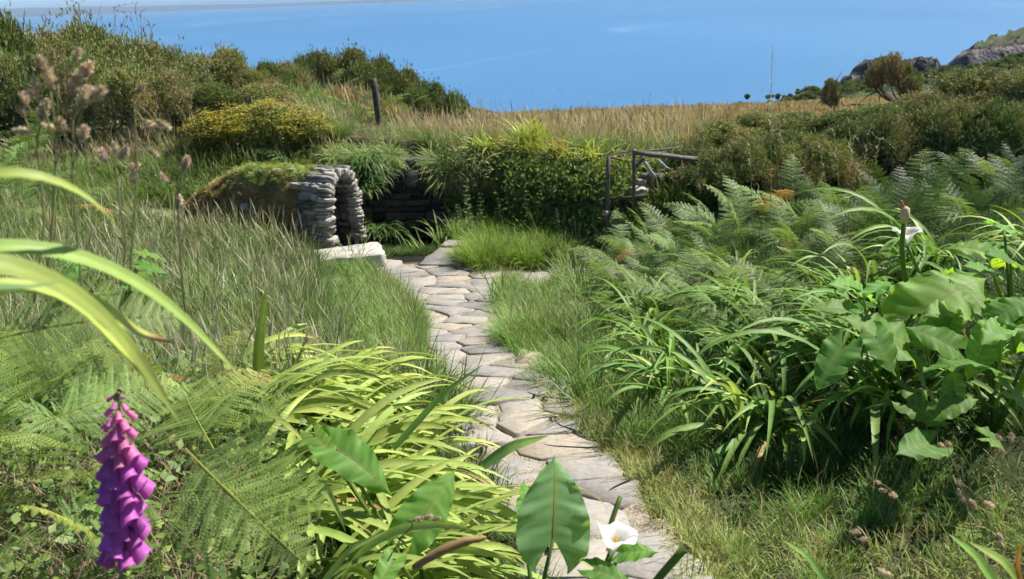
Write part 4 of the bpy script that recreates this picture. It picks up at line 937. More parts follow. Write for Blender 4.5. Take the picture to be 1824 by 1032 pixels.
# leaves around the step and the lush clump
for px, py, lb in ((800, 420, 'iris leaves standing up behind the step'), (960, 425, 'pale iris leaves rising from the lush clump'), (760, 465, 'small dark iris plant at the pit edge left of the step')):
    p = G(px, 470); p = gx(px, 9.7 if px != 960 else 9.6); bulk_clump(p, lb, 40, (.3, .55), (.02, .03), DG * 1.5, YG2, 1.5, 2.0, (.05, .5), (.4, 1.4), 'iris plants beside the step', .14, name='iris_plant', cat='iris')

# ---------------- bracken
def frond_mesh(L=.55, Wf=.42, npin=15, npl=11, droop=1.1, th0=.35, c=(.085, .15, .045), stipe=.35, seed=0, double=True):
    g_ = np.random.default_rng(seed); ac = Acc(); tot = L + stipe; S = 24
    s = np.linspace(0, 1, S + 1); th = th0 + droop * s ** 1.5; ds = tot / S
    r = np.concatenate([[0], np.cumsum(np.sin((th[1:] + th[:-1]) / 2) * ds)]); z = np.concatenate([[0], np.cumsum(np.cos((th[1:] + th[:-1]) / 2) * ds)])
    ctr = np.c_[r, 0 * r, z]; rad = .004 * (1 - .8 * s)
    V, F = tube(ctr, rad, 4, False); ac.add(V, F, np.array(c) * [1.5, 1.1, .7])
    col0 = np.array(c)
    for i in range(npin):
        u = i / (npin - 1); sp_ = (stipe + L * u ** .95) / tot; p = np.array([np.interp(sp_, s, ctr[:, k]) for k in range(3)]); tt = np.interp(sp_, s, th); tn = np.array([math.sin(tt), 0, math.cos(tt)]); nm = np.array([-math.cos(tt), 0, math.sin(tt)])
        Lp = Wf / 2 * (1 - u) ** .8 * (.75 + .25 * min(1, u * 6)) + .008
        for sd in (-1, 1):
            dr = tn * (.45 + .15 * g_.normal() * .4) + np.array([0, sd, 0]) * 1.0 + nm * (-.05 + .1 * g_.normal()); dr /= np.linalg.norm(dr)
            side = np.cross(nm, dr); side /= np.linalg.norm(side); n_ = max(3, int(npl * (1 - u * .72)))
            t_ = (np.arange(n_) + .6) / n_; curl = -.12 * t_ ** 2 * Lp
            base = p + dr * (t_ * Lp)[:, None] + nm * curl[:, None] * 1.0
            ll = (L / npin) * .66 * (1 - t_ * .8) * min(1, Lp / .06) + .002; wd = Lp / n_ * .85
            cl = col0 * (1 + .15 * g_.normal()) * (1 + .25 * u) * np.array([1 + .2 * u, 1, 1])
            for s2 in (-1, 1):
                d2 = side * s2 + dr * .35; tip = base + d2 * ll[:, None] + nm * (-.15 * ll)[:, None]; mid = base + d2 * (ll * .45)[:, None] + nm * (.05 * ll)[:, None]
                Vq = np.stack([base - dr * wd * .25, mid - dr * wd * .5, tip, mid + dr * wd * .5], 1).reshape(-1, 3); F_ = (np.arange(n_) * 4)[:, None] + np.arange(4)[None]
                ac.add(Vq, F_, cl * (.85 + .3 * g_.random()))
            V2 = np.array([p - side * .0012, p + side * .0012, p + dr * Lp + nm * curl[-1]]); ac.add(V2, np.array([[0, 1, 2]]), col0 * 1.6)
    return ac.mesh('frond', M_leaf)
FR = [frond_mesh(rng.uniform(.45, .65), rng.uniform(.34, .44), 13, 17, rng.uniform(.8, 1.4), rng.uniform(.35, .8), np.array([.16, .27, .085]) * f, seed=i) for i, f in enumerate((.8, 1.0, 1.15, 1.3, .9))]
FR_B = [frond_mesh(.45, .36, 13, 15, 1.8, .5, (.34, .24, .10), seed=90)]
FR_Y = [frond_mesh(.5, .42, 16, 20, rng.uniform(.9, 1.3), .3, np.array([.21, .31, .08]) * f, seed=30 + i) for i, f in enumerate((.85, 1.05, 1.2))]
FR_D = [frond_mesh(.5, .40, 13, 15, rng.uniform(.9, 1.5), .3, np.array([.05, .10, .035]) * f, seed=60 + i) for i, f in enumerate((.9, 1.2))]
def fern(loc, label, n_, meshes, s, group, azc=0, azs=9.0, tilt=.25):
    e_ = empty('bracken_fern', loc, label, 'fern', group)
    for k in range(n_):
        obj('frond', random.choice(meshes if rng.random() > .05 else FR_B), e_, loc=(rng.normal() * .05, rng.normal() * .05, -.05), rot=(rng.normal() * tilt, rng.normal() * tilt, azc + (rng.uniform(-azs, azs) if azs < 4 else k * 6.283 / n_ + rng.normal() * .4)), scl=s * rng.uniform(.75, 1.15))
    return e_
GRB = 'bracken on the right bank'
def blab(px, Y):
    if Y < 5: return 'bracken plant growing in among the front montbretia clumps'
    a_ = 'left end' if px < 1200 else ('middle' if px < 1400 else 'right end'); b_ = 'front, above the montbretia' if Y < 6.2 else ('centre rows' if Y < 7.3 else 'back row, against the dark gorse'); return 'green bracken at the %s of the fern bank, %s' % (a_, b_)
for i in range(54):
    px = rng.uniform(1080, 1560); Y = rng.uniform(5.2, 8.3) if i < 44 else rng.uniform(3.9, 5.0); 
    if i >= 44: px = rng.uniform(1340, 1520)
    p = gx(px, Y); fern(p, blab(px, Y), 6, FR, rng.uniform(.5, .8) * (1.2 if Y > 6.5 else 1), GRB)
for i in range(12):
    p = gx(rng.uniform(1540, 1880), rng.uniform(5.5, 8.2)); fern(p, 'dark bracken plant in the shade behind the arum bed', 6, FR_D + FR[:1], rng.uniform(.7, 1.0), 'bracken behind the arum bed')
for px, Y, s, lb in ((1420, 3.3, .38, 'small bracken sprig among hanging leaves, below the arum leaf'), (1640, 3.1, .45, 'bracken sprig spreading over the dark arum leaves'), (1740, 3.2, .45, 'bracken sprig right of the brown arum pod'), (1610, 2.8, .38, 'blue-green bracken sprig low in the arum bed'), (1790, 3.6, .5, 'bracken sprig in the gap right of the largest arum leaf'), (1480, 3.9, .6, 'grey-green bracken plant left of the arum bed')):
    fern(gx(px, Y), lb, 4, FR + FR_D, s * 1.2, 'bracken sprigs in the arum bed')
# left side bracken
for i in range(12):
    p = gx(rng.uniform(-60, 330), rng.uniform(1.6, 3.2)); fern(p, 'yellow-green bracken %s the foxglove in the undergrowth' % ('left of' if p[0] < -1.25 else 'behind' if p[1] > 2.3 else 'right of'), 5, FR_Y + FR[2:4], rng.uniform(.5, .75), 'bracken in the left foreground')
for i in range(10):
    p = gx(rng.uniform(-60, 110), rng.uniform(9, 13)); fern(p, 'bracken plant in front of the left gorse hedge', 6, FR, rng.uniform(.9, 1.3), 'bracken by the left hedge')
for i in range(9):
    p = gx(rng.uniform(560, 760) if i < 6 else rng.uniform(520, 620), rng.uniform(13.5, 16.5) if i < 6 else rng.uniform(10.9, 11.6)); fern(p, 'bracken plant on the bank round the old post' if i < 6 else 'bright bracken plant growing just above the arch', 6, FR, rng.uniform(.7, 1.0), 'bracken on the post bank' if i < 6 else 'bracken above the arch')

# explicit near fronds
def frond_at(a, b, nrm, me, label, s=None):
    """a frond whose stalk foot is a and whose tip is b"""
    a, b = np.array(a), np.array(b); e_ = empty('bracken_fern', a, label, 'fern', 'large near fronds of the left foreground')
    V = np.zeros(len(me.vertices) * 3, np.float32); me.vertices.foreach_get('co', V); V = V.reshape(-1, 3); kk3 = np.argmax(V[:, 0]); tipv = Vector((float(V[:, 0].max()), 0, float(V[kk3, 2])))
    d_ = Vector(b - a); q_ = tipv.rotation_difference(d_); o = obj('frond', me, e_); o.rotation_mode = 'QUATERNION'
    # turn round the axis so that the frond faces nrm
    best, ba = None, -9
    for k in range(36):
        rq = Matrix.Rotation(k * math.pi / 18, 4, d_.normalized()).to_quaternion() @ q_; f = (rq @ Vector((-.5, 0, .86))).dot(Vector(nrm))
        if f > ba: ba, best = f, rq
    o.rotation_quaternion = best; sc_ = d_.length / tipv.length; o.scale = (sc_,) * 3; return e_
BIG = [frond_mesh(.5, .50, 17, 26, d_, .25, np.array([.20, .31, .085]) * f, .10, 80 + i) for i, (d_, f) in enumerate(((.7, 1.0), (1.0, 1.1), (.8, .85)))]
frond_at(P(300, 880, 1.45), P(590, 900, 1.25), (0, -.6, .8), BIG[0], 'large bracken frond spreading right of the foxglove')
frond_at(P(330, 800, 1.35), P(560, 1020, 1.15), (0, -.7, .7), BIG[1], 'bracken frond drooping to the bottom edge under the large one')
frond_at(P(-60, 620, 1.1), P(330, 570, 1.2), (0, -.6, .8), BIG[2], 'blurred bracken frond under the near strap leaves at the left edge')
frond_at(P(60, 760, 1.3), P(340, 690, 1.5), (0, -.6, .8), BIG[0], 'bracken frond just above the top of the foxglove')
frond_at(P(380, 800, 1.7), P(330, 690, 2.0), (0, -.7, .7), BIG[1], 'bracken frond standing behind the foxglove tip')
frond_at(P(430, 800, 2.0), P(520, 700, 2.1), (0, -.7, .7), BIG[2], 'fine bracken frond in front of the montbretia bed')

# ---------------- arum lilies
def arum_mesh(L=.3, Wm=.11, wav=.012, bend=.5, c=(.07, .15, .04), seed=0, tear=False, cup=.25):
    g_ = np.random.default_rng(seed); nt_, ns = 22, 6; t_ = np.linspace(-.30, 1, nt_); s = np.linspace(0, 1, ns); ph = g_.uniform(0, 6, 2); ac = Acc()
    u = (t_ + .30) / 1.30; f = np.clip(u, 0, 1) ** .42 * (1 - u) ** .72 * 1.62
    for sd in (-1, 1):
        inn = np.where(t_ < 0, .32 * (-t_ / .3) ** .8, 0) * Wm; outw = np.maximum(f * Wm, inn + .002 * 0) ; outw[-1] = 0.0005
        x = inn[:, None] * (1 - s) + outw[:, None] * s
        y = (t_[:, None] * L + 0 * s) - (.10 * L * s ** 1.3)[None] * (t_[:, None] < 2)
        edge = wav * np.sin(t_ * 17 + ph[(sd + 1) // 2])[:, None] * s[None] ** 2.2 + wav * .6 * np.sin(t_ * 31 + 1.7 * ph[0])[:, None] * s[None] ** 3
        zz_ = cup * x * (1 - .4 * s) + edge + .0032 * np.sin((t_[:, None] - .55 * s[None]) * 62) * np.sin(s[None] * 3.1)
        kap = bend; yy_ = np.sin(kap * t_[:, None]) / max(kap, 1e-3) * L + (y - t_[:, None] * L); z2 = zz_ - (1 - np.cos(kap * t_[:, None])) / max(kap, 1e-3) * L
        V = np.stack([sd * x, yy_, z2 + 0 * x], -1).reshape(-1, 3)
        ii, jj = np.meshgrid(np.arange(nt_ - 1), np.arange(ns - 1), indexing='ij'); q = np.stack([ii * ns + jj, ii * ns + jj + 1, (ii + 1) * ns + jj + 1, (ii + 1) * ns + jj], -1).reshape(-1, 4)
        if sd < 0: q = q[:, ::-1]
        vein = .5 + .5 * np.sin((t_[:, None] - .55 * s[None]) * 62); cc_ = np.array(c)[None, None] * (.78 + .36 * vein[..., None]) ; mid_ = np.exp(-(s[None, :, None] * 9) ** 2) * (t_[:, None, None] >= -.02)
        cc_ = cc_ * (1 - mid_ * .7) + np.array([.28, .36, .12]) * mid_ * .7; ac.add(V, q, cc_.reshape(-1, 3))
    rb = np.linspace(0, .9, 8); ac.add(*tube(np.c_[0 * rb, np.sin(bend * rb) / max(bend, 1e-3) * L, -(1 - np.cos(bend * rb)) / max(bend, 1e-3) * L - .001], .0035 * (1 - rb * .8), 5, False), (.24, .33, .10))
    return ac.mesh('leaf', M_arum, True)
AR_BIG = arum_mesh(.29, .125, .015, .45, (.21, .37, .18), 2, cup=.12)
AR = [arum_mesh(.28, .10, w, b_, np.array([.17, .34, .07]) * f, s_, cup=cu) for w, b_, f, s_, cu in ((.010, .5, 1.0, 3, .2), (.014, .9, 1.1, 4, .35), (.012, .3, .85, 5, .15), (.016, .7, 1.2, 6, .45))]
STALK = (.13, .22, .05)
def arum_leaf(e_, foot, att, tip, face, me, w=1.0):
    att, tip, foot = map(np.array, (att, tip, foot)); d_ = tip - att; L_ = np.linalg.norm(d_); o_ = np.array(e_.location)
    m_ = frame(att - o_, d_, face); sc_ = L_ / .29; o = obj('leaf', me, e_, mw=m_ @ Matrix.Diagonal((sc_ * w, sc_, sc_, 1)))
    if foot is not None:
        ac = Acc(); ac.add(*tube(curve(foot - o_, att - o_, (0, 0, .03), 7), np.linspace(.008, .0045, 7), 6), STALK); obj('stalk', ac.mesh('stalk', M_arum, True), e_)
def spathe_mesh(seed=0, open_=1.0):
    nt_, na = 10, 22; V, cc_ = [], []
    for i in range(nt_):
        t_ = i / (nt_ - 1)
        for j in range(na):
            a_ = 2 * math.pi * j / (na - 1) * .98 + .06; rad = .010 + .042 * t_ ** 2.1 * open_; ht = .085 * t_ - .018 * t_ ** 6; tipb = math.exp(-((a_ - math.pi) / .5) ** 2) * t_ ** 3
            rad *= 1 + .30 * tipb + .05 * math.sin(a_ * 5 + seed); V.append([rad * math.cos(a_), rad * math.sin(a_), ht + .018 * tipb - .02 * t_ ** 4 * (1 - tipb) * (math.cos(a_) < 0) + .004 * math.sin(a_ * 4) * t_ ** 3]); w_ = min(1, t_ * 2.2)
            cc_.append(np.array([.45, .55, .22]) * (1 - w_) + np.array([.86, .86, .82]) * w_)
    ii, jj = np.meshgrid(np.arange(nt_ - 1), np.arange(na - 1), indexing='ij'); q = np.stack([ii * na + jj, ii * na + jj + 1, (ii + 1) * na + jj + 1, (ii + 1) * na + jj], -1).reshape(-1, 4)
    return mesh_np('spathe', np.array(V), [q], np.array(cc_), M_spathe, True)
def flower(e_, foot, base, axis, s=1.0, seed=0):
    o_ = np.array(e_.location); fl = obj('flower', spathe_mesh(seed), e_, mw=frame(np.array(base) - o_, (0, 1, 0.01) if abs(axis[1]) < .9 else (1, 0, 0), axis) @ Matrix.Scale(s, 4))
    ac = Acc(); ac.add(*tube(np.array([[0, 0, .0], [0, 0, .03], [0, 0, .055]]), [.004, .005, .003], 6), (.65, .45, .05)); obj('spadix', ac.mesh('spadix', M_leaf, True), fl)
    ac = Acc(); ac.add(*tube(curve(np.array(foot) - o_, np.array(base) - o_, (0, 0, .01), 7), np.linspace(.009, .007, 7), 7), STALK); obj('stem', ac.mesh('stem', M_arum, True), e_)
f0 = gx(930, 1.62)
la = empty('arum_lily', f0, 'arum lily in the foreground with a big upright leaf and an open white flower', 'arum lily', 'arum lilies')
arum_leaf(la, f0, P(985, 962, 1.72), P(991, 808, 1.80), (0.05, -.75, .5), AR_BIG, 1.32)
arum_leaf(la, f0 + [.1, 0, 0], P(1105, 985, 1.75), P(1174, 972, 1.72), (-.1, -.5, .8), AR[1], 1.0)
arum_leaf(la, f0 + [.05, .05, 0], P(930, 905, 1.95), P(950, 840, 2.05), (.5, -.6, .5), AR[3], .8)
arum_leaf(la, f0 + [.05, .05, 0], P(1060, 1015, 1.6), P(1140, 1040, 1.55), (0, -.4, .9), AR[0], 1.0)
flower(la, f0 + [.08, -.02, 0], P(1088, 985, 1.66), (.28, -.45, .85), .88)
ac = Acc(); a_, b_ = P(1150, 1060, 1.5) - f0, P(1222, 975, 1.5) - f0; ac.add(*tube(curve(a_, b_, (0, 0, .004), 6), [.0085] * 6, 8), STALK); ac.add(*tube(np.array([b_ - (b_ - a_) * .06, b_ + (b_ - a_) * .03]), [.0088, .006], 8), (.06, .04, .03)); obj('cut_stem', ac.mesh('cut_stem', M_arum, True), la)
ac = Acc(); a_, b_ = P(1080, 960, 1.72) - f0, P(1105, 885, 1.78) - f0; ac.add(*tube(curve(a_, b_, (0, 0, .004), 6), [.006] * 6, 8), STALK); obj('stem', ac.mesh('stem', M_arum, True), la)
f1 = gx(760, 2.0)
lb_ = empty('arum_lily', f1, 'arum lily half hidden under the yellow montbretia arches', 'arum lily', 'arum lilies')
arum_leaf(lb_, f1, P(738, 940, 1.9), P(822, 826, 2.0), (.2, -.75, .55), AR[0], 1.15)
arum_leaf(lb_, f1, P(600, 800, 2.1), P(712, 866, 2.0), (.1, -.5, .85), AR[1], 1.1)
arum_leaf(lb_, f1, P(560, 775, 2.3), P(600, 820, 2.2), (.1, -.5, .85), AR[2], 1.1)
arum_leaf(lb_, f1, P(700, 1000, 1.7), P(660, 1060, 1.6), (.1, -.5, .85), AR[3], 1.0)
# dry spathe
ds_ = empty('dry_spathe', P(760, 1010, 1.45), 'brown withered flower spathe lying on the montbretia leaves', 'dried flower'); dso = np.array(ds_.location)
ac = Acc(); cl_ = curve(P(735, 1012, 1.45) - dso, P(866, 958, 1.45) - dso, (0, 0, .012), 12); rr_ = .003 + .0065 * np.sin(np.linspace(.1, 3.0, 12)) ** .8
V, F = tube(cl_, rr_, 9); V = V + rng.normal(size=V.shape) * .0012; ac.add(V, F, np.array([.42, .27, .12])); obj('husk', ac.mesh('husk', M_straw, False), ds_)
# right arum bed
RA = [(1700, 3.35, 'largest arum lily of the right bed, its broad ribbed leaf catching the sun', [((1640, 560, 3.3), (1785, 447, 3.35), (.25, -.35, .85), 1, 1.25), ((1620, 620, 3.2), (1500, 545, 3.2), (0, -.3, .9), 2, 1.2), ((1690, 590, 3.2), (1700, 520, 3.3), (-.6, -.5, .5), 3, 1.0)]),
      (1780, 3.0, 'arum lily at the right edge with backlit wavy leaves', [((1690, 655, 2.9), (1795, 622, 2.9), (.1, .2, .95), 1, 1.2), ((1780, 560, 3.0), (1850, 520, 3.0), (-.2, -.5, .8), 0, 1.2), ((1760, 600, 3.0), (1730, 680, 2.9), (0, -.6, .7), 3, 1.1), ((1800, 700, 2.8), (1870, 740, 2.8), (0, -.3, .9), 0, 1.1)]),
      (1600, 3.1, 'arum lily with dark folded leaves in the shade of the bed', [((1560, 600, 3.1), (1600, 670, 3.0), (0, -.5, .8), 2, 1.3), ((1500, 620, 3.0), (1450, 700, 2.9), (-.2, -.6, .7), 2, 1.1), ((1620, 720, 2.9), (1700, 760, 2.8), (0, -.5, .8), 2, 1.2), ((1560, 520, 3.3), (1590, 480, 3.4), (-.5, -.4, .7), 3, 1.0)]),
      (1680, 2.85, 'lowest arum lily of the bed, above the straw grass', [((1680, 730, 2.75), (1750, 700, 2.75), (0, -.4, .9), 0, 1.1), ((1660, 790, 2.7), (1600, 800, 2.6), (0, -.4, .9), 2, 1.1), ((1760, 780, 2.6), (1820, 800, 2.6), (0, -.3, .9), 1, 1.1), ((1700, 700, 2.8), (1690, 640, 2.9), (-.6, -.5, .6), 3, 1.0)])]
for px, Y, lb, lv in RA:
    f_ = gx(px, Y); e_ = empty('arum_lily', f_, lb, 'arum lily', 'arum lilies')
    for a_, b_, fc, mi, w in lv: arum_leaf(e_, f_, P(a_[0], a_[1], a_[2] - .35), P(b_[0], b_[1], b_[2] - .35), fc, AR[mi], w * 1.1)
    if px == 1700:
        flower(e_, f_, P(1616, 438, 3.45), (-.02, .05, 1), 1.05, 1)
        ac = Acc(); a_, b_ = f_ - f_, P(1610, 400, 3.3) - f_; ac.add(*tube(curve(a_, b_, (-.08, 0, 0), 8), np.linspace(.012, .010, 8), 8), STALK); obj('stem', ac.mesh('stem', M_arum, True), e_)
        ac = Acc(); c_ = P(1610, 398, 3.3) - f_; ac.add(*tube(np.array([c_, c_ + [0, 0, .03], c_ + [-.002, 0, .06], c_ + [-.005, 0, .068]]), [.010, .019, .018, .008], 9), (.50, .46, .26)); ac.add(*tube(np.array([c_ + [-.004, 0, .06], c_ + [-.022, 0, .095]]), [.005, .003], 6), (.55, .20, .05)); obj('spent_flower', ac.mesh('spent_flower', M_straw, True), e_)
for px, Y, lb, n9 in ((1700, 3.0, 'arum lily in the middle of the bed with many upturned leaves', 10), (1560, 3.35, 'arum lily at the left end of the bed below the white flower', 8), (1800, 3.35, 'arum lily at the right edge behind the backlit leaves', 9), (1770, 2.65, 'low arum lily at the right edge above the seed stalks', 7)):
    f_ = gx(px, Y); e_ = empty('arum_lily', f_, lb, 'arum lily', 'arum lilies')
    for k in range(n9):
        a2 = k * 6.283 / n9 + rng.normal() * .2; hh_ = rng.uniform(.22, .5); at_ = f_ + [.16 * math.cos(a2), .16 * math.sin(a2), hh_]; tp_ = at_ + [rng.uniform(.12, .2) * math.cos(a2), rng.uniform(.12, .2) * math.sin(a2), rng.uniform(-.08, .15)]; arum_leaf(e_, f_, at_, tp_, (rng.normal() * .3, -.35, .9), random.choice(AR), 1.15)
f_ = gx(215, 5.6); e_ = empty('arum_lily', f_, 'leafy arum lily left of the meadow with yellowing lower leaves', 'arum lily', 'arum lilies')
for k in range(9):
    a2 = k * .7 + rng.normal() * .2; at_ = f_ + [.22 * math.cos(a2), .22 * math.sin(a2), rng.uniform(.25, .5)]; tp_ = at_ + [.2 * math.cos(a2), .2 * math.sin(a2), rng.uniform(-.12, .08)]; arum_leaf(e_, f_, at_, tp_, (0, -.2, 1), random.choice(AR), 1.1)

# ---------------- near strap leaves crossing the left edge
def ribbon(pts_, wpx, c0, c1, e_, seg=26, fold=.25, tip=None, roll=.0, name='leaf'):
    o_ = np.array(e_.location); p = spline(np.array([P(*v) for v in pts_]), seg); s = np.linspace(0, 1, seg)
    t_ = np.gradient(p, axis=0); t_ /= np.linalg.norm(t_, axis=1)[:, None]; vw = (CAM - p); vw /= np.linalg.norm(vw, axis=1)[:, None]; nrm = vw * .6 + np.array([0, 0, .6]); side = np.cross(t_, nrm); side /= np.linalg.norm(side, axis=1)[:, None]; n2 = np.cross(side, t_)
    side = side * math.cos(roll) + n2 * math.sin(roll); n2 = np.cross(side, t_)
    dpt = (p - CAM) @ fw; w = (1.05 if wpx > 24 else 1) * wpx * dpt / F_ * np.clip(1.02 - s ** 3.2, .02, 1) * np.minimum(1, .8 + s) / 2
    cc_ = np.array(c0) * (1 - s[:, None]) + np.array(c1) * s[:, None]
    if tip: m_ = np.clip((s - (1 - tip)) / .06, 0, 1)[:, None]; cc_ = cc_ * (1 - m_) + np.array([.42, .24, .10]) * m_
    V = np.stack([p - side * w[:, None], p - side * w[:, None] * .5 - n2 * w[:, None] * fold * .6, p - n2 * w[:, None] * fold, p + side * w[:, None] * .5 - n2 * w[:, None] * fold * .5, p + side * w[:, None]], 1).reshape(-1, 3) - o_
    k = np.arange(seg - 1)[:, None] * 5; j = np.arange(4)[None]; q = np.stack([k + j, k + j + 1, k + j + 6, k + j + 5], -1).reshape(-1, 4)
    obj(name, mesh_np(name, V, [q], np.repeat(cc_, 5, 0) * np.tile([1, .93, 1.12, .95, 1.02], seg)[:, None], M_strap, True), e_)
ne = empty('montbretia_plant', P(-420, 800, .9), 'very near yellow-green strap leaves arching in from the left edge', 'montbretia')
ne_w = 1.2
ribbon([(-420, 640, .8), (-200, 380, .78), (-40, 302, .8), (60, 302, .82), (130, 330, .85), (180, 365, .88), (210, 405, .92), (222, 428, .93)], 30, YG2, YG * 1.05, ne)
ribbon([(-420, 760, .8), (-200, 480, .78), (-60, 436, .8), (60, 432, .84), (180, 462, .88), (280, 520, .92), (350, 585, .96), (400, 640, 1.0), (436, 680, 1.03)], 36, YG2, YG, ne, tip=.07)
ribbon([(-420, 800, .75), (-200, 500, .72), (-60, 452, .74), (50, 470, .78), (140, 520, .82), (205, 580, .86), (250, 640, .9), (300, 720, .93), (325, 760, .95)], 52, YG2 * 1.05, YG * .9, ne)
ribbon([(-400, 830, .78), (-160, 540, .75), (-20, 500, .77), (70, 505, .8), (140, 540, .84), (200, 600, .88), (250, 660, .9), (280, 695, .92)], 50, YG2 * 1.1, YG * [1.15, 1, 1], ne, tip=.10, roll=.3)
ribbon([(40, 495, .83), (120, 515, .85), (190, 550, .88), (250, 595, .92), (315, 612, .95)], 34, YG, YG * [1.25, 1, 1], ne, tip=.2)
ribbon([(-300, 700, .7), (-120, 530, .7), (-30, 510, .72), (60, 512, .76), (115, 500, .78)], 26, DG, DG * 1.5, ne)
sp_ = empty('montbretia_plant', gx(462, 3.2), 'single upright spear leaf above the yellow clump', 'montbretia'); ribbon([(458, 700, 3.2), (462, 600, 3.2), (470, 550, 3.2), (476, 508, 3.2)], 20, YG2 * .7, YG2, sp_, 12)
for (pts_, w, lb) in (([(700, 800, 2.2), (790, 700, 2.2), (860, 650, 2.2)], 14, 'green blade crossing the montbretia tips toward the path'), ([(860, 830, 2.1), (910, 795, 2.1), (978, 776, 2.1)], 22, 'wide dark blade pointing right over the path'), ([(560, 1060, 1.5), (620, 980, 1.5), (700, 940, 1.5)], 14, 'dark green blade at the bottom edge'), ([(1500, 1080, 1.6), (1440, 990, 1.6), (1390, 960, 1.6)], 16, 'blade sticking up at the bottom right edge'), ([(1800, 1080, 1.5), (1740, 990, 1.5), (1688, 950, 1.5)], 22, 'pale blade in the bottom right corner'), ([(1830, 1060, 1.4), (1790, 1000, 1.4), (1725, 965, 1.4)], 22, 'second pale blade in the bottom right corner'), ([(1824, 1060, 1.4), (1812, 1010, 1.4), (1818, 960, 1.4)], 10, 'curled orange-brown blade in the bottom right corner')):
    e_ = empty('grass_blade', P(*pts_[0]), lb, 'leaf blade', 'single blades standing out'); ribbon(pts_, w, (STR * [.9, .5, .3]) if 'orange' in lb else (YG2 if 'pale' in lb or 'cross' in lb else DG * 1.6), (STR * [1, .5, .3]) if 'orange' in lb else YG2, e_, 12)

# ---------------- foxglove
fx = gx(214, 1.18); fe = empty('foxglove', fx, 'purple foxglove spire with many hanging bells and a green bud tip', 'foxglove')
top_ = P(212, 692, 1.2); stem = spline(np.array([fx, fx + (top_ - fx) * .5 + [.01, 0, 0], top_]), 14) - fx
ac = Acc(); ac.add(*tube(stem, np.linspace(.006, .0025, 14), 7), (.16, .24, .07)); obj('stem', ac.mesh('stem', M_leaf, True), fe)
def bell_mesh(seed, c):
    nt_, na = 10, 14; V, cc_ = [], []; g_ = np.random.default_rng(seed)
    for i in range(nt_):
        t_ = i / (nt_ - 1); rad = .0035 + .0088 * math.sin(min(1, t_ * 2.0) * 1.5) + .0018 * max(0, t_ - .6) / .4; 
        if t_ > .95: rad += .0015
        for j in range(na):
            a_ = 2 * math.pi * j / na; lip = .007 * max(0, math.cos(a_)) * max(0, t_ - .8) / .2; rr = rad * (1 + (.05 * math.cos(5 * a_) * (t_ > .85)) + .02 * g_.normal()); V.append([rr * math.cos(a_) * 1.0, rr * math.sin(a_) * .92, -.042 * t_ - lip]); cc_.append(np.array(c) * (1 + .35 * max(0, t_ - .75)) * (1 + .06 * g_.normal()))
    n_ = nt_ * na; V.append([0, 0, .001]); cc_.append(c)
    ii, jj = np.meshgrid(np.arange(nt_ - 1), np.arange(na), indexing='ij'); q = np.stack([ii * na + jj, ii * na + (jj + 1) % na, (ii + 1) * na + (jj + 1) % na, (ii + 1) * na + jj], -1).reshape(-1, 4)
    k = np.arange(na); tr = np.stack([np.full(na, n_), (k + 1) % na, k], -1)
    return mesh_np('bell', np.array(V), [q, tr], np.array(cc_), M_petal, True)
PUR, PNK = (.50, .12, .43), (.70, .22, .44)
BELL = [bell_mesh(1, PUR), bell_mesh(2, np.array(PUR) * .85), bell_mesh(3, np.array(PUR) * 1.15)]; BELLP = [bell_mesh(4, PNK), bell_mesh(5, np.array(PNK) * .9)]
cal = Acc(); cal.add(*blades(5, .014, .009, .9, 1.0, np.arange(5) * 1.257, 3, None, (.18, .28, .07), (.26, .36, .10))); CAL = cal.mesh('calyx', M_leaf)
def stem_at(py):
    z_ = [proj(fx + v)[1] for v in stem]; i_ = int(np.argmin(np.abs(np.array(z_) - py))); return stem[i_]
nb = 48
for k in range(nb):
    u = k / (nb - 1); py = 968 - (968 - 705) * u ** .92; c_ = np.array([np.interp(py, [proj(fx + v)[1] for v in stem][::-1], stem[::-1, i]) for i in range(3)])
    side = (((k * .618) % 1) * 2 - 1) * 1.75 + .1 * rng.normal(); az = -math.pi / 2 + side * .95; s = .95 if u < .55 else (.90 - (u - .55) / .45 * .62)
    out_ = np.array([math.cos(az), math.sin(az), 0]); tl = .45 + .32 * rng.random() + (.15 if u > .6 else 0)
    axd = -(out_ * math.sin(tl) + np.array([0, 0, -1]) * math.cos(tl)); b = obj('bell', random.choice(BELL if u < .62 else BELLP), fe, mw=frame(c_ + out_ * .010, (out_[1], -out_[0], 0.001), axd) @ Matrix.Rotation(1.57, 4, 'Z') @ Matrix.Scale(s * rng.uniform(.92, 1.12), 4))
    obj('calyx', CAL, b)
for k in range(16):
    c_ = np.array([np.interp(712 - k * 2.2, [proj(fx + v)[1] for v in stem][::-1], stem[::-1, i]) for i in range(3)]); az = rng.uniform(0, 6.28); ac = Acc(); d_ = np.array([math.cos(az), math.sin(az), -.3]) * .011 * (1 - k / 22); ac.add(*tube(np.array([c_, c_ + d_ * .6, c_ + d_]), [.002, .0042 * (1 - k / 26), .001], 6), (.30, .30, .16) if k > 4 else (.45, .22, .3)); obj('bud', ac.mesh('bud', M_leaf, True), fe)
for k in range(26):
    py = 975 + k * 5; c_ = np.array([np.interp(py, [proj(fx + v)[1] for v in stem][::-1], stem[::-1, i]) for i in range(3)]); az = k * 2.4
    ac = Acc(); ac.add(*tube(np.array([[0, 0, 0], [math.cos(az) * .008, math.sin(az) * .008, .003], [math.cos(az) * .014, math.sin(az) * .014, .004]]) + c_, [.003, .0065, .002], 7), (.28, .36, .10)); obj('seed_pod', ac.mesh('seed_pod', M_leaf, True), fe)

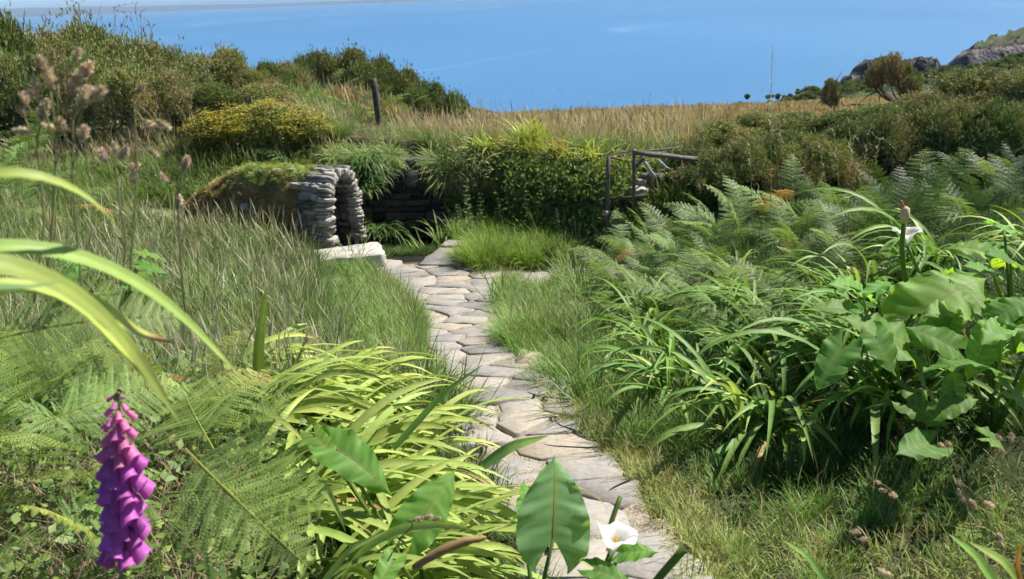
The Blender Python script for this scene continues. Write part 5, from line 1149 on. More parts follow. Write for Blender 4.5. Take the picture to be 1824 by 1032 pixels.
# ---------------- gorse
def gorse_mesh(seed, n_=5200, cols=((.10, .13, .045), (.17, .19, .07), (.30, .23, .12)), brown=.3, lumps=30, size=(.03, .07), flat=1.0):
    """dome of spiny sprays, unit radius and unit height, with lumps and hollows"""
    g_ = np.random.default_rng(seed); lc_ = []
    for i in range(lumps):
        a_ = g_.uniform(0, 6.28); ph = g_.uniform(.0, 1.0) ** .8 * math.pi / 2; rr_ = g_.uniform(.45, .92)
        lc_.append([rr_ * math.cos(a_) * math.cos(ph) , rr_ * math.sin(a_) * math.cos(ph), .22 + .56 * math.sin(ph) * flat])
    lc_ = np.array(lc_); lr = g_.uniform(.10, .32, lumps); k = g_.choice(lumps, n_, p=lr ** 2 / (lr ** 2).sum()); d_ = g_.normal(size=(n_, 3)); d_[:, 2] = d_[:, 2] * .9 + .25; d_ /= np.linalg.norm(d_, axis=1)[:, None]
    p = lc_[k] + d_ * (lr[k] * g_.uniform(.55, 1.08, n_))[:, None]; shoot = (g_.random(n_) < .10)[:, None] * g_.uniform(0, .16, (n_, 1)); p = p + (d_ * .5 + [0, 0, .6]) * shoot; p[:, 2] = np.maximum(p[:, 2], .03)
    out_ = p - [0, 0, .15]; out_ /= np.linalg.norm(out_, axis=1)[:, None] + 1e-6; ax_ = out_ * .6 + d_ * .5 + [0, 0, .35] + g_.normal(size=(n_, 3)) * .25; ax_ /= np.linalg.norm(ax_, axis=1)[:, None]
    lb_ = g_.random(lumps); isb = (lb_[k] < brown) ^ (g_.random(n_) < .22)
    c_ = np.where(isb[:, None], np.array(cols[2]), np.array(cols[0]) + (np.array(cols[1]) - np.array(cols[0])) * g_.random((n_, 1))) * g_.uniform(.7, 1.25, (n_, 1))
    V, C_ = [], []
    for j in range(6):
        dj = ax_ + g_.normal(size=(n_, 3)) * .62; dj /= np.linalg.norm(dj, axis=1)[:, None]; L_ = g_.uniform(*size, n_)[:, None]; sd_ = np.cross(dj, g_.normal(size=(n_, 3))); sd_ /= np.linalg.norm(sd_, axis=1)[:, None] + 1e-6
        b_ = p + ax_ * (g_.uniform(-.5, .5, n_)[:, None] * L_); V.append(np.stack([b_ - sd_ * L_ * .15, b_ + sd_ * L_ * .15, b_ + dj * L_], 1)); C_.append(np.repeat(c_[:, None] * g_.uniform(.8, 1.2), 3, 1) * np.array([.8, .8, 1.15])[None, :, None])
    V = np.concatenate(V).reshape(-1, 3); C_ = np.concatenate(C_).reshape(-1, 3); return mesh_np('crown', V, [np.arange(len(V)).reshape(-1, 3)], C_, M_gorse)
OL = ((.19, .27, .085), (.36, .44, .14), (.48, .40, .20)); DGR = ((.10, .17, .055), (.23, .34, .10), (.28, .24, .12)); BR_ = ((.18, .24, .08), (.34, .40, .14), (.47, .40, .22)); GRE = ((.15, .24, .065), (.28, .40, .11), (.32, .28, .13))
GM = {'olive': [gorse_mesh(i, cols=OL, brown=.18) for i in range(3)], 'dark': [gorse_mesh(10 + i, cols=DGR, brown=.1) for i in range(3)], 'brown': [gorse_mesh(20 + i, 6500, cols=BR_, brown=.34, size=(.028, .06)) for i in range(3)], 'green': [gorse_mesh(30 + i, cols=GRE, brown=.12) for i in range(2)]}
def branch_mesh(seed):
    g_ = np.random.default_rng(seed); ac = Acc()
    a_ = g_.uniform(0, 6.28); tip = np.array([.75 * math.cos(a_), .75 * math.sin(a_), g_.uniform(.25, .8)]); pts_ = [np.zeros(3)]
    for k in range(1, 7): t_ = k / 6; pts_.append(tip * [t_, t_, t_ ** .7] + g_.normal(size=3) * .05)
    pts_ = np.array(pts_); ac.add(*tube(pts_, np.linspace(.035, .008, 7), 5), (.2, .18, .16))
    for k in (2, 3, 4):
        e2 = pts_[k] + g_.normal(size=3) * .25 + [0, 0, .15]; ac.add(*tube(curve(pts_[k], e2, g_.normal(size=3) * .05, 5), np.linspace(.014, .004, 5), 4), (.2, .18, .16))
    return ac.mesh('branch', M_bark)
BRM = [branch_mesh(i) for i in range(6)]
def gorse(px, pyt, Y, wpx, kind, label, group, nb_=4, base=None, lift=0.0):
    lift = lift * .5
    p = gx(px, Y); tz = P(px, pyt, Y)[2]; h = max(.35, tz - p[2]); w_ = 1.3 * wpx * depth(p) / F_ / 2; e_ = empty('gorse_bush', p, label, 'gorse bush', group, rng.uniform(0, 6.28))
    c_ = obj('crown', random.choice(GM[kind]), e_, loc=(0, 0, lift * h), scl=(w_, w_, h * (1 - lift) / 1.02)); c_['kind'] = 'stuff'
    for k in range(nb_): obj('branch', random.choice(BRM), e_, rot=(0, 0, k * 6.28 / nb_ + rng.uniform(0, 1)), scl=(w_, w_, h * .8))
    return e_
ORD = 'first second third fourth fifth sixth seventh eighth ninth tenth eleventh twelfth thirteenth'.split()
GG1, GG2, GG3 = 'gorse bushes of the left hedge', 'dark green gorse on the bank behind the post', 'gorse bushes of the right hedge'
for a_ in ((-40, 5, 12.4, 190, 'green', 'green gorse bush at the far left edge of the hedge'), (45, 38, 12.8, 150, 'green', 'green gorse bush with brown tips next to the hedge edge'), (120, 58, 13.4, 160, 'olive', 'olive gorse bush under the thin dry seed stalks'), (185, 52, 14.0, 150, 'olive', 'tallest olive gorse bush of the left hedge'),
           (240, 66, 13.8, 150, 'brown', 'brownish gorse bush in the middle of the left hedge'), (300, 78, 14.0, 140, 'brown', 'gorse bush with bare branches showing on its right side'), (355, 96, 14.0, 130, 'brown', 'gorse bush with a pale forked dead branch in front'), (410, 92, 14.2, 110, 'olive', 'last but one gorse bush of the left hedge, over the yellow plant'), (446, 120, 14.2, 80, 'olive', 'small gorse bush ending the left hedge'), (480, 114, 14.8, 75, 'green', 'green gorse bush filling the dip right of the left hedge'), (516, 112, 15.4, 70, 'olive', 'last low gorse bush before the dark row behind the post')):
    gorse(*a_, GG1, 5, lift=.04)
for a_ in ((545, 104, 17, 70, 'dark', 'small dark gorse bush starting the row behind the post'), (585, 92, 17.2, 100, 'dark', 'dark gorse bush with the highest left sprig'), (640, 92, 17.2, 110, 'dark', 'tallest dark gorse bush left of the old post'), (690, 104, 17.4, 100, 'dark', 'dark gorse bush straight behind the old post'), (732, 128, 17.4, 80, 'dark', 'dark gorse bush at the sea end of the row'), (780, 152, 16.5, 70, 'dark', 'low dark gorse bush on the slope right of the post'), (812, 168, 16.5, 60, 'green', 'lowest thin gorse bush at the right end of the row'), (745, 160, 15.5, 80, 'green', 'dark hollow gorse bush below the row')):
    gorse(*a_, GG2, 3)
for a_ in ((1285, 246, 10.6, 120, 'olive', 'low gorse bush right behind the handrail'), (1350, 208, 11.4, 120, 'olive', 'gorse bush with dense leaves below the tall seed stalk'), (1425, 205, 11.6, 120, 'brown', 'brown topped gorse bush in front of the tan slope'), (1500, 212, 11.2, 120, 'dark', 'dark gorse bush behind the drooping grass heads'), (1570, 205, 11.5, 120, 'green', 'green gorse bush below the leaning trunk'),
           (1640, 168, 12.0, 130, 'brown', 'gorse bush with a green crown right of the little tree'), (1735, 128, 12.4, 190, 'brown', 'largest brown gorse bush near the right edge'), (1830, 128, 11.6, 150, 'brown', 'brown gorse bush cut by the right edge'), (1690, 200, 10.4, 170, 'brown', 'dark brown gorse bush in shade under the largest one'), (1800, 215, 9.4, 190, 'olive', 'gorse bush above the arum bed at the right edge'),
           (1600, 238, 9.8, 150, 'dark', 'dark gorse bush in the shade in the middle of the right hedge'), (1500, 262, 9.4, 130, 'dark', 'lowest dark gorse bush behind the bracken bank'), (1400, 262, 9.8, 130, 'dark', 'dark gorse bush left of the drooping grass heads'), (1330, 285, 9.6, 110, 'dark', 'black-shadowed gorse bush right of the handrail'), (1900, 90, 12, 200, 'brown', 'gorse bush mostly beyond the right edge')):
    gorse(*a_, GG3, 3)
for k, px in enumerate(range(1255, 1960, 62)):
    pt_ = np.interp(px, [1240, 1350, 1500, 1650, 1824, 1960], [268, 245, 235, 196, 190, 175]) + rng.normal() * 8; gorse(px, pt_, rng.uniform(8.6, 9.6), rng.uniform(110, 150), ['dark', 'brown', 'dark', 'olive'][k % 4], '%s gorse bush from the handrail in the front row of the right hedge' % ORD[k], 'front row of the right hedge', 3)
for k, px in enumerate(range(-30, 470, 70)):
    pt_ = np.interp(px, [-30, 200, 460], [95, 105, 150]) + rng.normal() * 6; gorse(px, pt_, rng.uniform(11.9, 12.7), rng.uniform(110, 140), ['green', 'olive', 'brown'][k % 3], '%s gorse bush from the left end of the lower front row of the left hedge' % ORD[k], 'front row of the left hedge', 6, lift=.14)
# the small wind-bent trees
def tree(px, Y, pyb, pyt, wpx, cpx, label, seed, lean=0.0):
    p = gx(px, Y); b_ = P(px, pyb, Y); p[2] = min(p[2], b_[2]) if abs(p[2] - b_[2]) < 1.5 else p[2]; dpt = depth(p); top_ = P(cpx, pyt, Y)[2]; ht = top_ - p[2]; w_ = wpx * dpt / F_ / 2; cx_ = P(cpx, 150, Y)[0] - p[0]
    e_ = empty('gorse_tree', p, label, 'small tree'); g_ = np.random.default_rng(seed); ac = Acc(); fork = np.array([cx_ * .3 + .05, 0, ht * .28]); ac.add(*tube(curve(np.zeros(3) - [0, 0, .3], fork, (.06, 0, 0), 6), np.linspace(.14, .09, 6), 7), (.2, .18, .15)); obj('trunk', ac.mesh('trunk', M_bark), e_)
    for k in range(9):
        a_ = k * .7 + g_.normal() * .2; tip = np.array([cx_ + .75 * w_ * math.cos(a_), .6 * w_ * math.sin(a_), ht * g_.uniform(.55, .85)]); ac = Acc(); pts_ = curve(fork, tip, g_.normal(size=3) * .12 + [0, 0, -.1], 7); ac.add(*tube(pts_, np.linspace(.07, .015, 7), 5), (.2, .18, .15)); ac.add(*tube(curve(pts_[4], pts_[4] + g_.normal(size=3) * .5, (0, 0, .1), 4), np.linspace(.03, .008, 4), 4), (.2, .18, .15)); obj('limb', ac.mesh('limb', M_bark), e_)
    cr = obj('crown', gorse_mesh(seed + 100, 7500, cols=BR_, brown=.5, lumps=22, size=(.05, .09)), e_, loc=(cx_, 0, ht * .30), scl=(w_, w_ * .9, ht * .71)); cr['kind'] = 'stuff'; return e_
tree(1606, 33, 193, 103, 104, 1590, 'small round-crowned gorse tree with a forked trunk on the tan slope', 5)
tree(1494, 35, 194, 147, 42, 1480, 'tiny dark gorse tree leaning left beside a dead branch', 9)
# dead branches on the slope
for pts_, lb in (([(1498, 182, 33), (1500, 190, 33), (1515, 187, 33), (1535, 186, 33), (1548, 194, 33), (1558, 203, 33)], 'bare crooked dead branch between the two little trees'), ([(1428, 210, 24), (1440, 213, 24), (1452, 217, 24)], 'short bare twig on the tan slope'), ([(310, 145, 13.2), (330, 152, 13.1), (345, 160, 13.1), (365, 163, 13.2), (385, 172, 13.2), (400, 180, 13.2)], 'pale dead branch in front of the left gorse hedge'), ([(345, 108, 13.2), (365, 125, 13.2), (376, 145, 13.2), (384, 165, 13.2)], 'forked pale dead branch leaning on the left hedge')):
    w3 = spline(np.array([P(*v) for v in pts_]), 14); o_ = w3[0].copy(); w3 = w3 - o_ + rng.normal(size=w3.shape) * .01; r_ = .0035 * depth(o_) / 3.2; ac = Acc(); ac.add(*tube(w3, np.linspace(r_, r_ * .4, 14), 5), (.3, .27, .24)); tagp(obj('dead_branch', ac.mesh('dead_branch', M_bark), loc=o_), lb, 'branch')
# scrub on the far slope and headland
def lump_mesh(seed, cols): return gorse_mesh(seed, 420, cols=cols, brown=.15, lumps=6, size=(.16, .34))
LM = [lump_mesh(300 + i, GRE if i % 2 else DGR) for i in range(4)]
HV = HILL_V[13:20].reshape(-1, 3); k = rng.integers(0, len(HV), 900); p = HV[k] + rng.normal(size=(900, 3)) * [1.5, 1.5, 0]; scatter('hillside_scrub', p - [0, 0, .25], np.c_[rng.normal(size=(900, 2)) * .1, rng.uniform(0, 6, 900)], rng.uniform(.35, .9, 900), rng.integers(0, 4, 900), LM, 'dense low green scrub covering the far hillside', 'scrub')

# ---------------- ivy and bramble over the wall
def leaf_mass(pts_, dirs, size, c0, c1, mt=M_leaf, name='foliage'):
    n_ = len(pts_); g_ = rng; d_ = dirs + g_.normal(size=(n_, 3)) * .5; d_ /= np.linalg.norm(d_, axis=1)[:, None]; u_ = np.cross(d_, g_.normal(size=(n_, 3))); u_ /= np.linalg.norm(u_, axis=1)[:, None]; v_ = np.cross(d_, u_); s_ = g_.uniform(*size, n_)[:, None]
    V = np.stack([pts_ - u_ * s_, pts_ + v_ * s_ * .6 - d_ * s_ * .15, pts_ + u_ * s_ * 1.1, pts_ - v_ * s_ * .6 - d_ * s_ * .15], 1); c_ = np.array(c0) + (np.array(c1) - c0) * g_.random((n_, 1)) ; C_ = np.repeat(c_[:, None], 4, 1)
    k = np.arange(n_)[:, None] * 4; q = np.concatenate([np.concatenate([k, k + 1, k + 2], 1), np.concatenate([k, k + 2, k + 3], 1)]); return mesh_np(name, V.reshape(-1, 3), [q], C_.reshape(-1, 3), mt)
def ivy(s0, s1, z0, z1, n_, label, c0=(.07, .13, .035), c1=(.20, .32, .09), dens=.2, off=.14):
    s_ = rng.uniform(s0, s1, n_); zt = rng.uniform(z0, z1, n_); k = nz(s_ * 3, zt * 3, 1.2) > -dens; s_, zt = s_[k], zt[k]; zt = zt + (.13 * nz(s_ * 3.5, s_ * 0) + .05) * (zt > z1 - .4); A_ = [wpt(v) for v in s_]; p = np.array([a[0] for a in A_]); d_ = np.array([a[1] for a in A_]); nr = np.c_[d_[:, 1], -d_[:, 0], 0 * s_]
    p = p + nr * (.06 + off * np.abs(rng.normal(size=len(s_))) + .12 * np.clip(nz(s_ * 2, zt * 2), 0, 1))[:, None]; p[:, 2] = zt; o_ = p.mean(0); e_ = empty('ivy', o_, label, 'ivy'); f = obj('foliage', leaf_mass(p - o_, nr + [0, 0, .4], (.015, .032), c0, c1), e_); f['kind'] = 'stuff'
    for k in range(7):
        s1_ = rng.uniform(s0, s1); ps = [wpt(s1_ + j * .05 * (1 if k % 2 else -1))[0] + np.array([0, -.1 - .02 * rng.random(), z0 + (z1 - z0) * j / 5]) - o_ for j in range(6)]; ac = Acc(); ac.add(*tube(np.array(ps) + rng.normal(size=(6, 3)) * .02, .005, 4), (.1, .08, .06)); obj('stem', ac.mesh('stem', M_bark), e_)
TOT = cum[-1]
ivy(TOT * .38, TOT * .62, -1.2, -.28, 7000, 'dark ivy hanging on the wall right of the plaque')
ivy(TOT * .60, TOT * .99, -1.25, -.30, 11000, 'leafy ivy and bramble covering the curved end of the wall', (.08, .15, .04), (.26, .38, .11), .9, .26)
ivy(TOT * .03, TOT * .20, -1.5, -.35, 3000, 'thin dark ivy left of the plaque', dens=-.05)
for k in range(16):
    s_ = TOT * rng.uniform(.42, .97); p, d_ = wpt(s_); nr = np.array([d_[1], -d_[0], 0]); a_ = p + [0, 0, rng.uniform(-.75, -.3)]; b_ = a_ + nr * rng.uniform(.25, .5) + d_ * rng.normal() * .25 + [0, 0, rng.uniform(-.45, .1)]; cv_ = curve(a_, b_, (0, 0, .16), 12) - a_
    e_ = empty('bramble_spray', a_, 'arching bramble spray hanging out from the ivy on the wall', 'bramble', 'bramble sprays on the wall'); ac = Acc(); ac.add(*tube(cv_, np.linspace(.004, .002, 12), 4), (.16, .10, .07)); obj('stem', ac.mesh('stem', M_bark), e_)
    q_ = cv_[rng.integers(1, 12, 90)] + rng.normal(size=(90, 3)) * .035; obj('foliage', leaf_mass(q_, np.tile([0, -.4, .9], (90, 1)), (.014, .03), (.12, .20, .05), (.32, .42, .12)), e_)
x_ = rng.uniform(-2.0, -.8, 240); y_ = rng.uniform(9.3, 9.75, 240); k = ~(inpoly(np.c_[x_, y_], PATH) | inpoly(np.c_[x_, y_], STEP)) & (x_ > -1.55); p = np.c_[x_[k], y_[k], Hh(x_[k], y_[k])]; n_ = len(p); scatter('pit_edge_grass', p, np.c_[rng.normal(size=(n_, 2)) * .3, rng.uniform(0, 6, n_)], rng.uniform(.3, .6, n_), rng.integers(0, 4, n_), T['dark'], 'dark grass round the rim of the well hollow')
# dry grass hanging over the wall head
x_ = rng.uniform(-2.3, 1.3, 460); y_ = np.interp(x_, wx, wy) + rng.uniform(-.04, .25, 460) - .16 * (x_ > -.9); kp = np.abs(x_ - pc[0] - .02) > .24; x_, y_ = x_[kp], y_[kp]; NO = len(x_); p = np.c_[x_, y_, np.full(NO, -.36) + rng.uniform(-.03, .06, NO) + (x_ > -.9) * rng.uniform(-.28, .03, NO)]
HT = [tuft(46, (.15, .38), (.004, .007), .08, (.18, .19, .08), (.44, .38, .20), STR, .4, bend=(1.8, 2.7), th=(.5, 1.2), seeds=0) for _ in range(3)]
HT += [tuft(46, (.15, .38), (.005, .009), .08, (.14, .22, .06), (.34, .46, .13), STR, .15, bend=(1.3, 2.5), th=(.4, 1.2), seeds=0) for _ in range(3)]
scatter('overhanging_grass', p, np.c_[rng.normal(size=NO) * .1 + .5, rng.normal(size=NO) * .2, rng.normal(size=NO) * .8], rng.uniform(.7, 1.3, NO), np.where(x_ > -.9, rng.integers(0, 6, NO), rng.integers(0, 3, NO)), HT, 'straw and green grass hanging over the top edge of the wall')

# ---------------- nettles
def nettle_mesh(seed):
    g_ = np.random.default_rng(seed); ac = Acc(); h = .62; st = np.c_[np.cumsum(g_.normal(size=9)) * .006, np.cumsum(g_.normal(size=9)) * .006, np.linspace(0, h, 9)]; ac.add(*tube(st, np.linspace(.005, .002, 9), 5), (.14, .18, .08)); P_, D_ = [], []
    for k in range(11):
        z_ = .10 + .52 * k / 10; c_ = np.array([np.interp(z_, st[:, 2], st[:, i]) for i in range(3)]); L_ = .10 * (1 - .6 * (k / 10) ** 2)
        for j in range(2):
            a_ = k * 1.57 + j * 3.14 + g_.normal() * .2; ac.add(*blades(1, L_, L_ * .5, 1.0, 1.1, a_, 4, c_[None], (.11, .19, .06), (.17, .26, .09), None, 0, True, .2, prof=[.2, .9, .9, .5, .03]))
            if k > 4: ac.add(*blades(3, .06, .006, 1.2, 1.6, a_ + g_.normal(size=3) * .8, 4, np.tile(c_, (3, 1)), (.14, .17, .08), (.2, .2, .11)))
    return ac.mesh('nettle', M_leaf)
NM = [nettle_mesh(i) for i in range(3)]
for px, Y, s_, lb in ((778, 9.9, .85, 'small nettle at the left end of the group behind the step'), (815, 9.9, .95, 'nettle behind the step, second from the left'), (838, 10.0, 1.35, 'tallest nettle against the dark wall'), (858, 9.9, 1.15, 'nettle just right of the tallest one'), (888, 10.0, 1.0, 'nettle leaning over the lush grass clump'), (940, 9.7, 1.25, 'nettle in front of the ivy left of the pair'), (958, 9.6, 1.2, 'nettle in front of the ivy right of the pair'), (985, 9.4, .9, 'short nettle near the end of the lush clump')):
    tagp(obj('nettle', random.choice(NM), loc=gx(px, Y), rot=(rng.normal() * .05, rng.normal() * .05, rng.uniform(0, 6)), scl=s_ * .8), lb, 'nettle', 'nettles in front of the wall')

# ---------------- yellow flowering umbellifer
def fennel(px, Y, pyt, wpx, label, seed):
    p = gx(px, Y); g_ = np.random.default_rng(seed); h = P(px, pyt, Y)[2] - p[2]; w_ = wpx * depth(p) / F_ / 2; e_ = empty('yellow_umbel_plant', p, label, 'flowering plant', 'yellow flowering plants above the turf roof'); ac = Acc(); um = Acc(); lp, ld = [], []
    for k in range(46):
        a_ = g_.uniform(0, 6.28); r_ = w_ * math.sqrt(g_.random()); tip = np.array([r_ * math.cos(a_), r_ * math.sin(a_), h * (1 - .45 * (r_ / w_) ** 2) * g_.uniform(.8, 1.05)]); pts_ = curve(tip * [.15, .15, 0], tip, g_.normal(size=3) * .03 + [0, 0, .05], 6); ac.add(*tube(pts_, np.linspace(.006, .003, 6), 4), (.22, .25, .10))
        for j in range(26):
            b_ = tip + g_.normal(size=3) * [.05, .05, .018]; s_ = g_.uniform(.010, .018); um.add(np.array([[-s_, 0, 0], [0, -s_, .002], [s_, 0, 0], [0, s_, .002]]) + b_, np.array([[0, 1, 2, 3]]), np.array([.62, .54, .08]) * g_.uniform(.7, 1.2))
        for j in range(55): t_ = g_.uniform(.2, .97); q_ = tip * t_; lp.append(q_ + g_.normal(size=3) * .055); ld.append([0, 0, 1.])
    obj('stems', ac.mesh('stems', M_leaf), e_); f = obj('umbels', um.mesh('umbels', M_leaf), e_); f['kind'] = 'stuff'; f = obj('foliage', leaf_mass(np.array(lp), np.array(ld), (.010, .028), (.10, .16, .035), (.30, .36, .09)), e_); f['kind'] = 'stuff'
for a_ in ((375, 11.6, 196, 90, 'yellow-green umbel plant at the left end of the yellow patch'), (430, 11.7, 186, 120, 'yellow-green umbel plant with the broadest flower heads'), (490, 11.6, 178, 130, 'tallest yellow-green umbel plant above the turf roof'), (550, 11.7, 190, 110, 'yellow-green umbel plant at the right end above the arch')): fennel(*a_, int(a_[0]))

# ---------------- seed stalks
def spike_mesh(L, Rr, n_, col, seed, m_=None, loose=.0):
    g_ = np.random.default_rng(seed); t_ = g_.random(n_); a_ = g_.uniform(0, 6.28, n_); rad = Rr * np.sin(np.clip(t_, .04, .98) * math.pi) ** .6; c_ = np.c_[rad * np.cos(a_), rad * np.sin(a_), t_ * L] * 1.0; d_ = np.c_[np.cos(a_) * .6, np.sin(a_) * .6, np.full(n_, .9)] + g_.normal(size=(n_, 3)) * .25; d_ /= np.linalg.norm(d_, axis=1)[:, None]
    s_ = Rr * g_.uniform(.5, 1.0, n_)[:, None]; sd_ = np.cross(d_, g_.normal(size=(n_, 3))); sd_ /= np.linalg.norm(sd_, axis=1)[:, None]; V = np.stack([c_ * [.4, .4, 1] - sd_ * s_ * .3, c_ + d_ * s_ * 1.1, c_ * [.4, .4, 1] + sd_ * s_ * .3, c_ * [.3, .3, 1] - d_ * s_ * .2], 1)
    C_ = np.repeat((np.array(col) * g_.uniform(.6, 1.3, (n_, 1)))[:, None], 4, 1); k = np.arange(n_)[:, None] * 4; return mesh_np('spikelet', V.reshape(-1, 3), [np.concatenate([k, k + 1, k + 2, k + 3], 1)], C_.reshape(-1, 3), m_ or M_straw)
SPK = [spike_mesh(.034, .0085, 150, (.74, .62, .42), i) for i in range(3)]; SPP = [spike_mesh(.034, .0085, 150, (.72, .58, .46), 5 + i) for i in range(2)]
def cocksfoot(pts_, label, heads, col=(.30, .30, .14), r_=.0018, s=1.0, group='cocksfoot seed stalks', ms=None):
    w3 = spline(np.array([P(*v) for v in pts_]), 16); o_ = w3[0].copy(); e_ = empty('seed_stalk', o_, label, 'seed stalk', group); ac = Acc(); ac.add(*tube(w3 - o_, np.linspace(r_, r_ * .6, 16), 5), col); obj('stem', ac.mesh('stem', M_leaf), e_)
    for (t_, px, py) in heads:
        c_ = np.array([np.interp(t_, np.linspace(0, 1, 16), w3[:, i]) for i in range(3)]); Yh = c_[1]; h_ = P(px, py, Yh); d_ = h_ - c_; L_ = np.linalg.norm(d_); ac = Acc(); ac.add(*tube(curve(c_ - o_, h_ - o_, (0, 0, .004), 4), r_ * .45, 4), col); obj('side_stem', ac.mesh('side_stem', M_leaf), e_)
        dd_ = d_ / (L_ + 1e-6) + np.array([0, 0, .3]); m_ = frame(h_ - o_, (dd_[1] + .01, -dd_[0], .02), dd_); obj('spikelet', random.choice(ms or SPK), e_, mw=m_ @ Matrix.Scale(s * rng.uniform(.6, .95), 4))
G1 = 'blurred tan seed heads near the left edge'
cocksfoot([(80, 520, 1.05), (95, 380, 1.05), (100, 250, 1.05), (104, 150, 1.05)], 'tallest blurred seed stalk near the left edge, its heads in a loose fan', [(.72, 70, 165), (.75, 128, 170), (.78, 90, 160), (.85, 138, 150), (.88, 150, 138), (.93, 82, 130), (1, 132, 110), (.62, 145, 185), (.66, 75, 178), (.82, 160, 182)], group=G1, s=.78)
cocksfoot([(60, 540, 1.15), (80, 400, 1.15), (70, 300, 1.15), (62, 215, 1.15)], 'short blurred seed stalk left of the tallest one', [(.8, 45, 210), (.85, 75, 218), (.95, 55, 235), (.9, 80, 200), (1, 50, 190)], group=G1, s=.78)
cocksfoot([(150, 560, 1.1), (135, 400, 1.1), (128, 300, 1.1), (130, 210, 1.1)], 'blurred seed stalk with pale heads in front of the hedge shade', [(.8, 115, 240), (.86, 150, 190), (.93, 100, 232), (1, 140, 195), (.75, 145, 255)], group=G1, s=.78)
cocksfoot([(230, 520, 1.2), (238, 400, 1.2), (245, 300, 1.2), (238, 170, 1.2)], 'thin blurred seed stalk with small buff heads by the meadow', [(.75, 240, 300), (.8, 262, 265), (.85, 230, 258), (.92, 255, 215), (1, 245, 165), (.96, 275, 215)], group=G1, s=.78)
cocksfoot([(330, 560, 1.4), (322, 470, 1.4), (318, 400, 1.4), (315, 310, 1.4)], 'soft pinkish seed stalk in front of the turf roof edge', [(.9, 300, 325), (.95, 325, 305), (1, 318, 345), (.86, 330, 300)], group=G1, ms=SPP, s=.8)
cocksfoot([(215, 520, 1.3), (225, 430, 1.3), (212, 360, 1.3), (205, 300, 1.3)], 'blurred seed stalk just above the near strap leaf tip', [(.9, 190, 290), (1, 225, 300), (.95, 205, 275)], group=G1, ms=SPP, s=.8)
G2 = 'grey seed stalks in the lower right'
cocksfoot([(1745, 1080, 1.7), (1735, 960, 1.75), (1715, 870, 1.8), (1688, 800, 1.8)], 'leaning seed stalk with a dark bud cluster in the lower right', [(.8, 1712, 882), (.85, 1706, 870), (.9, 1704, 852), (.92, 1726, 890), (1, 1683, 798), (.7, 1738, 925), (.75, 1752, 895)], group=G2, s=.9)
cocksfoot([(1800, 1090, 1.7), (1770, 960, 1.7), (1740, 850, 1.75), (1710, 800, 1.75)], 'arching seed stalk with a pale hooked head in the lower right', [(1, 1696, 795), (.6, 1775, 950), (.62, 1780, 965)], group=G2, s=.9)
cocksfoot([(1830, 980, 1.8), (1815, 900, 1.8), (1805, 840, 1.8), (1795, 790, 1.8)], 'seed stalk at the right edge with three pale heads', [(1, 1785, 785), (.95, 1800, 790), (.9, 1792, 808)], group=G2, s=.9)
cocksfoot([(1590, 1090, 1.6), (1575, 1030, 1.6), (1560, 1010, 1.6), (1500, 945, 1.6)], 'low seed stalk lying over the straw grass near the bottom edge', [(1, 1512, 948), (.9, 1530, 962), (.6, 1560, 1012), (.5, 1572, 1020)], group=G2, s=.9)
cocksfoot([(1640, 960, 2.0), (1600, 890, 2.0), (1585, 870, 2.0), (1570, 862, 2.0)], 'short seed stalk across the middle of the straw tuft', [(1, 1570, 862), (.85, 1582, 874), (.7, 1598, 884)], group=G2, s=.9)
cocksfoot([(690, 1000, 1.5), (720, 950, 1.5), (740, 935, 1.5), (725, 928, 1.5)], 'lying seed head crossing the second broad leaf', [(1, 735, 928), (.95, 755, 925), (.97, 770, 927)], group='lying seed heads', s=.8)
# tall pale grasses against the right hedge
def panicle(pts_, label, w_=.006, n_=70, col=(.52, .52, .36), frac=.45, spread=.028, group='pale grass heads in front of the right hedge'):
    w3 = spline(np.array([P(*v) for v in pts_]), 22); o_ = w3[0].copy(); e_ = empty('tall_grass', o_, label, 'grass stem', group); ac = Acc(); ac.add(*tube(w3 - o_, np.linspace(.0035, .0015, 22), 4), (.30, .34, .16)); obj('stem', ac.mesh('stem', M_leaf), e_)
    t_ = rng.uniform(1 - frac, 1, n_); c_ = np.stack([np.interp(t_, np.linspace(0, 1, 22), w3[:, i]) for i in range(3)], 1) - o_; a_ = rng.uniform(0, 6.28, n_); ac = Acc(); V, q, c = blades(n_, rng.uniform(.4, 1, n_) * spread * 2 * (1.25 - (t_ - 1 + frac) / frac), w_, rng.uniform(.1, .6, n_), rng.uniform(.2, 1.2, n_), a_, 3, c_, col, np.array(col) * 1.15); ac.add(V, q, c); h_ = obj('seed_head', ac.mesh('seed_head', M_straw), e_); h_['kind'] = 'stuff'
panicle([(1372, 420, 6.5), (1374, 300, 6.5), (1372, 200, 6.5), (1376, 82, 6.5)], 'tallest pale grass stem standing alone against the sea', n_=90)
k = 0
for b_, t_ in (((1480, 420), (1440, 250)), ((1500, 420), (1470, 225)), ((1520, 420), (1505, 205)), ((1510, 430), (1530, 240)), ((1540, 420), (1520, 290)), ((1530, 420), (1560, 232)), ((1545, 420), (1585, 245)), ((1500, 430), (1478, 270)), ((1620, 440), (1600, 300)), ((1340, 400), (1330, 255)), ((1395, 400), (1345, 180)), ((1405, 400), (1362, 180))):
    k += 1; Yk = rng.uniform(6.8, 8.2); dx = t_[0] - b_[0]; panicle([(b_[0], b_[1], Yk), (b_[0] + dx * .2, (b_[1] + t_[1]) / 2, Yk), (b_[0] + dx * .55, t_[1] - 4, Yk), (t_[0] + (dx * .25), t_[1] + 22, Yk)], 'pale drooping grass head in front of the dark right hedge', n_=34, frac=.42, w_=.007)
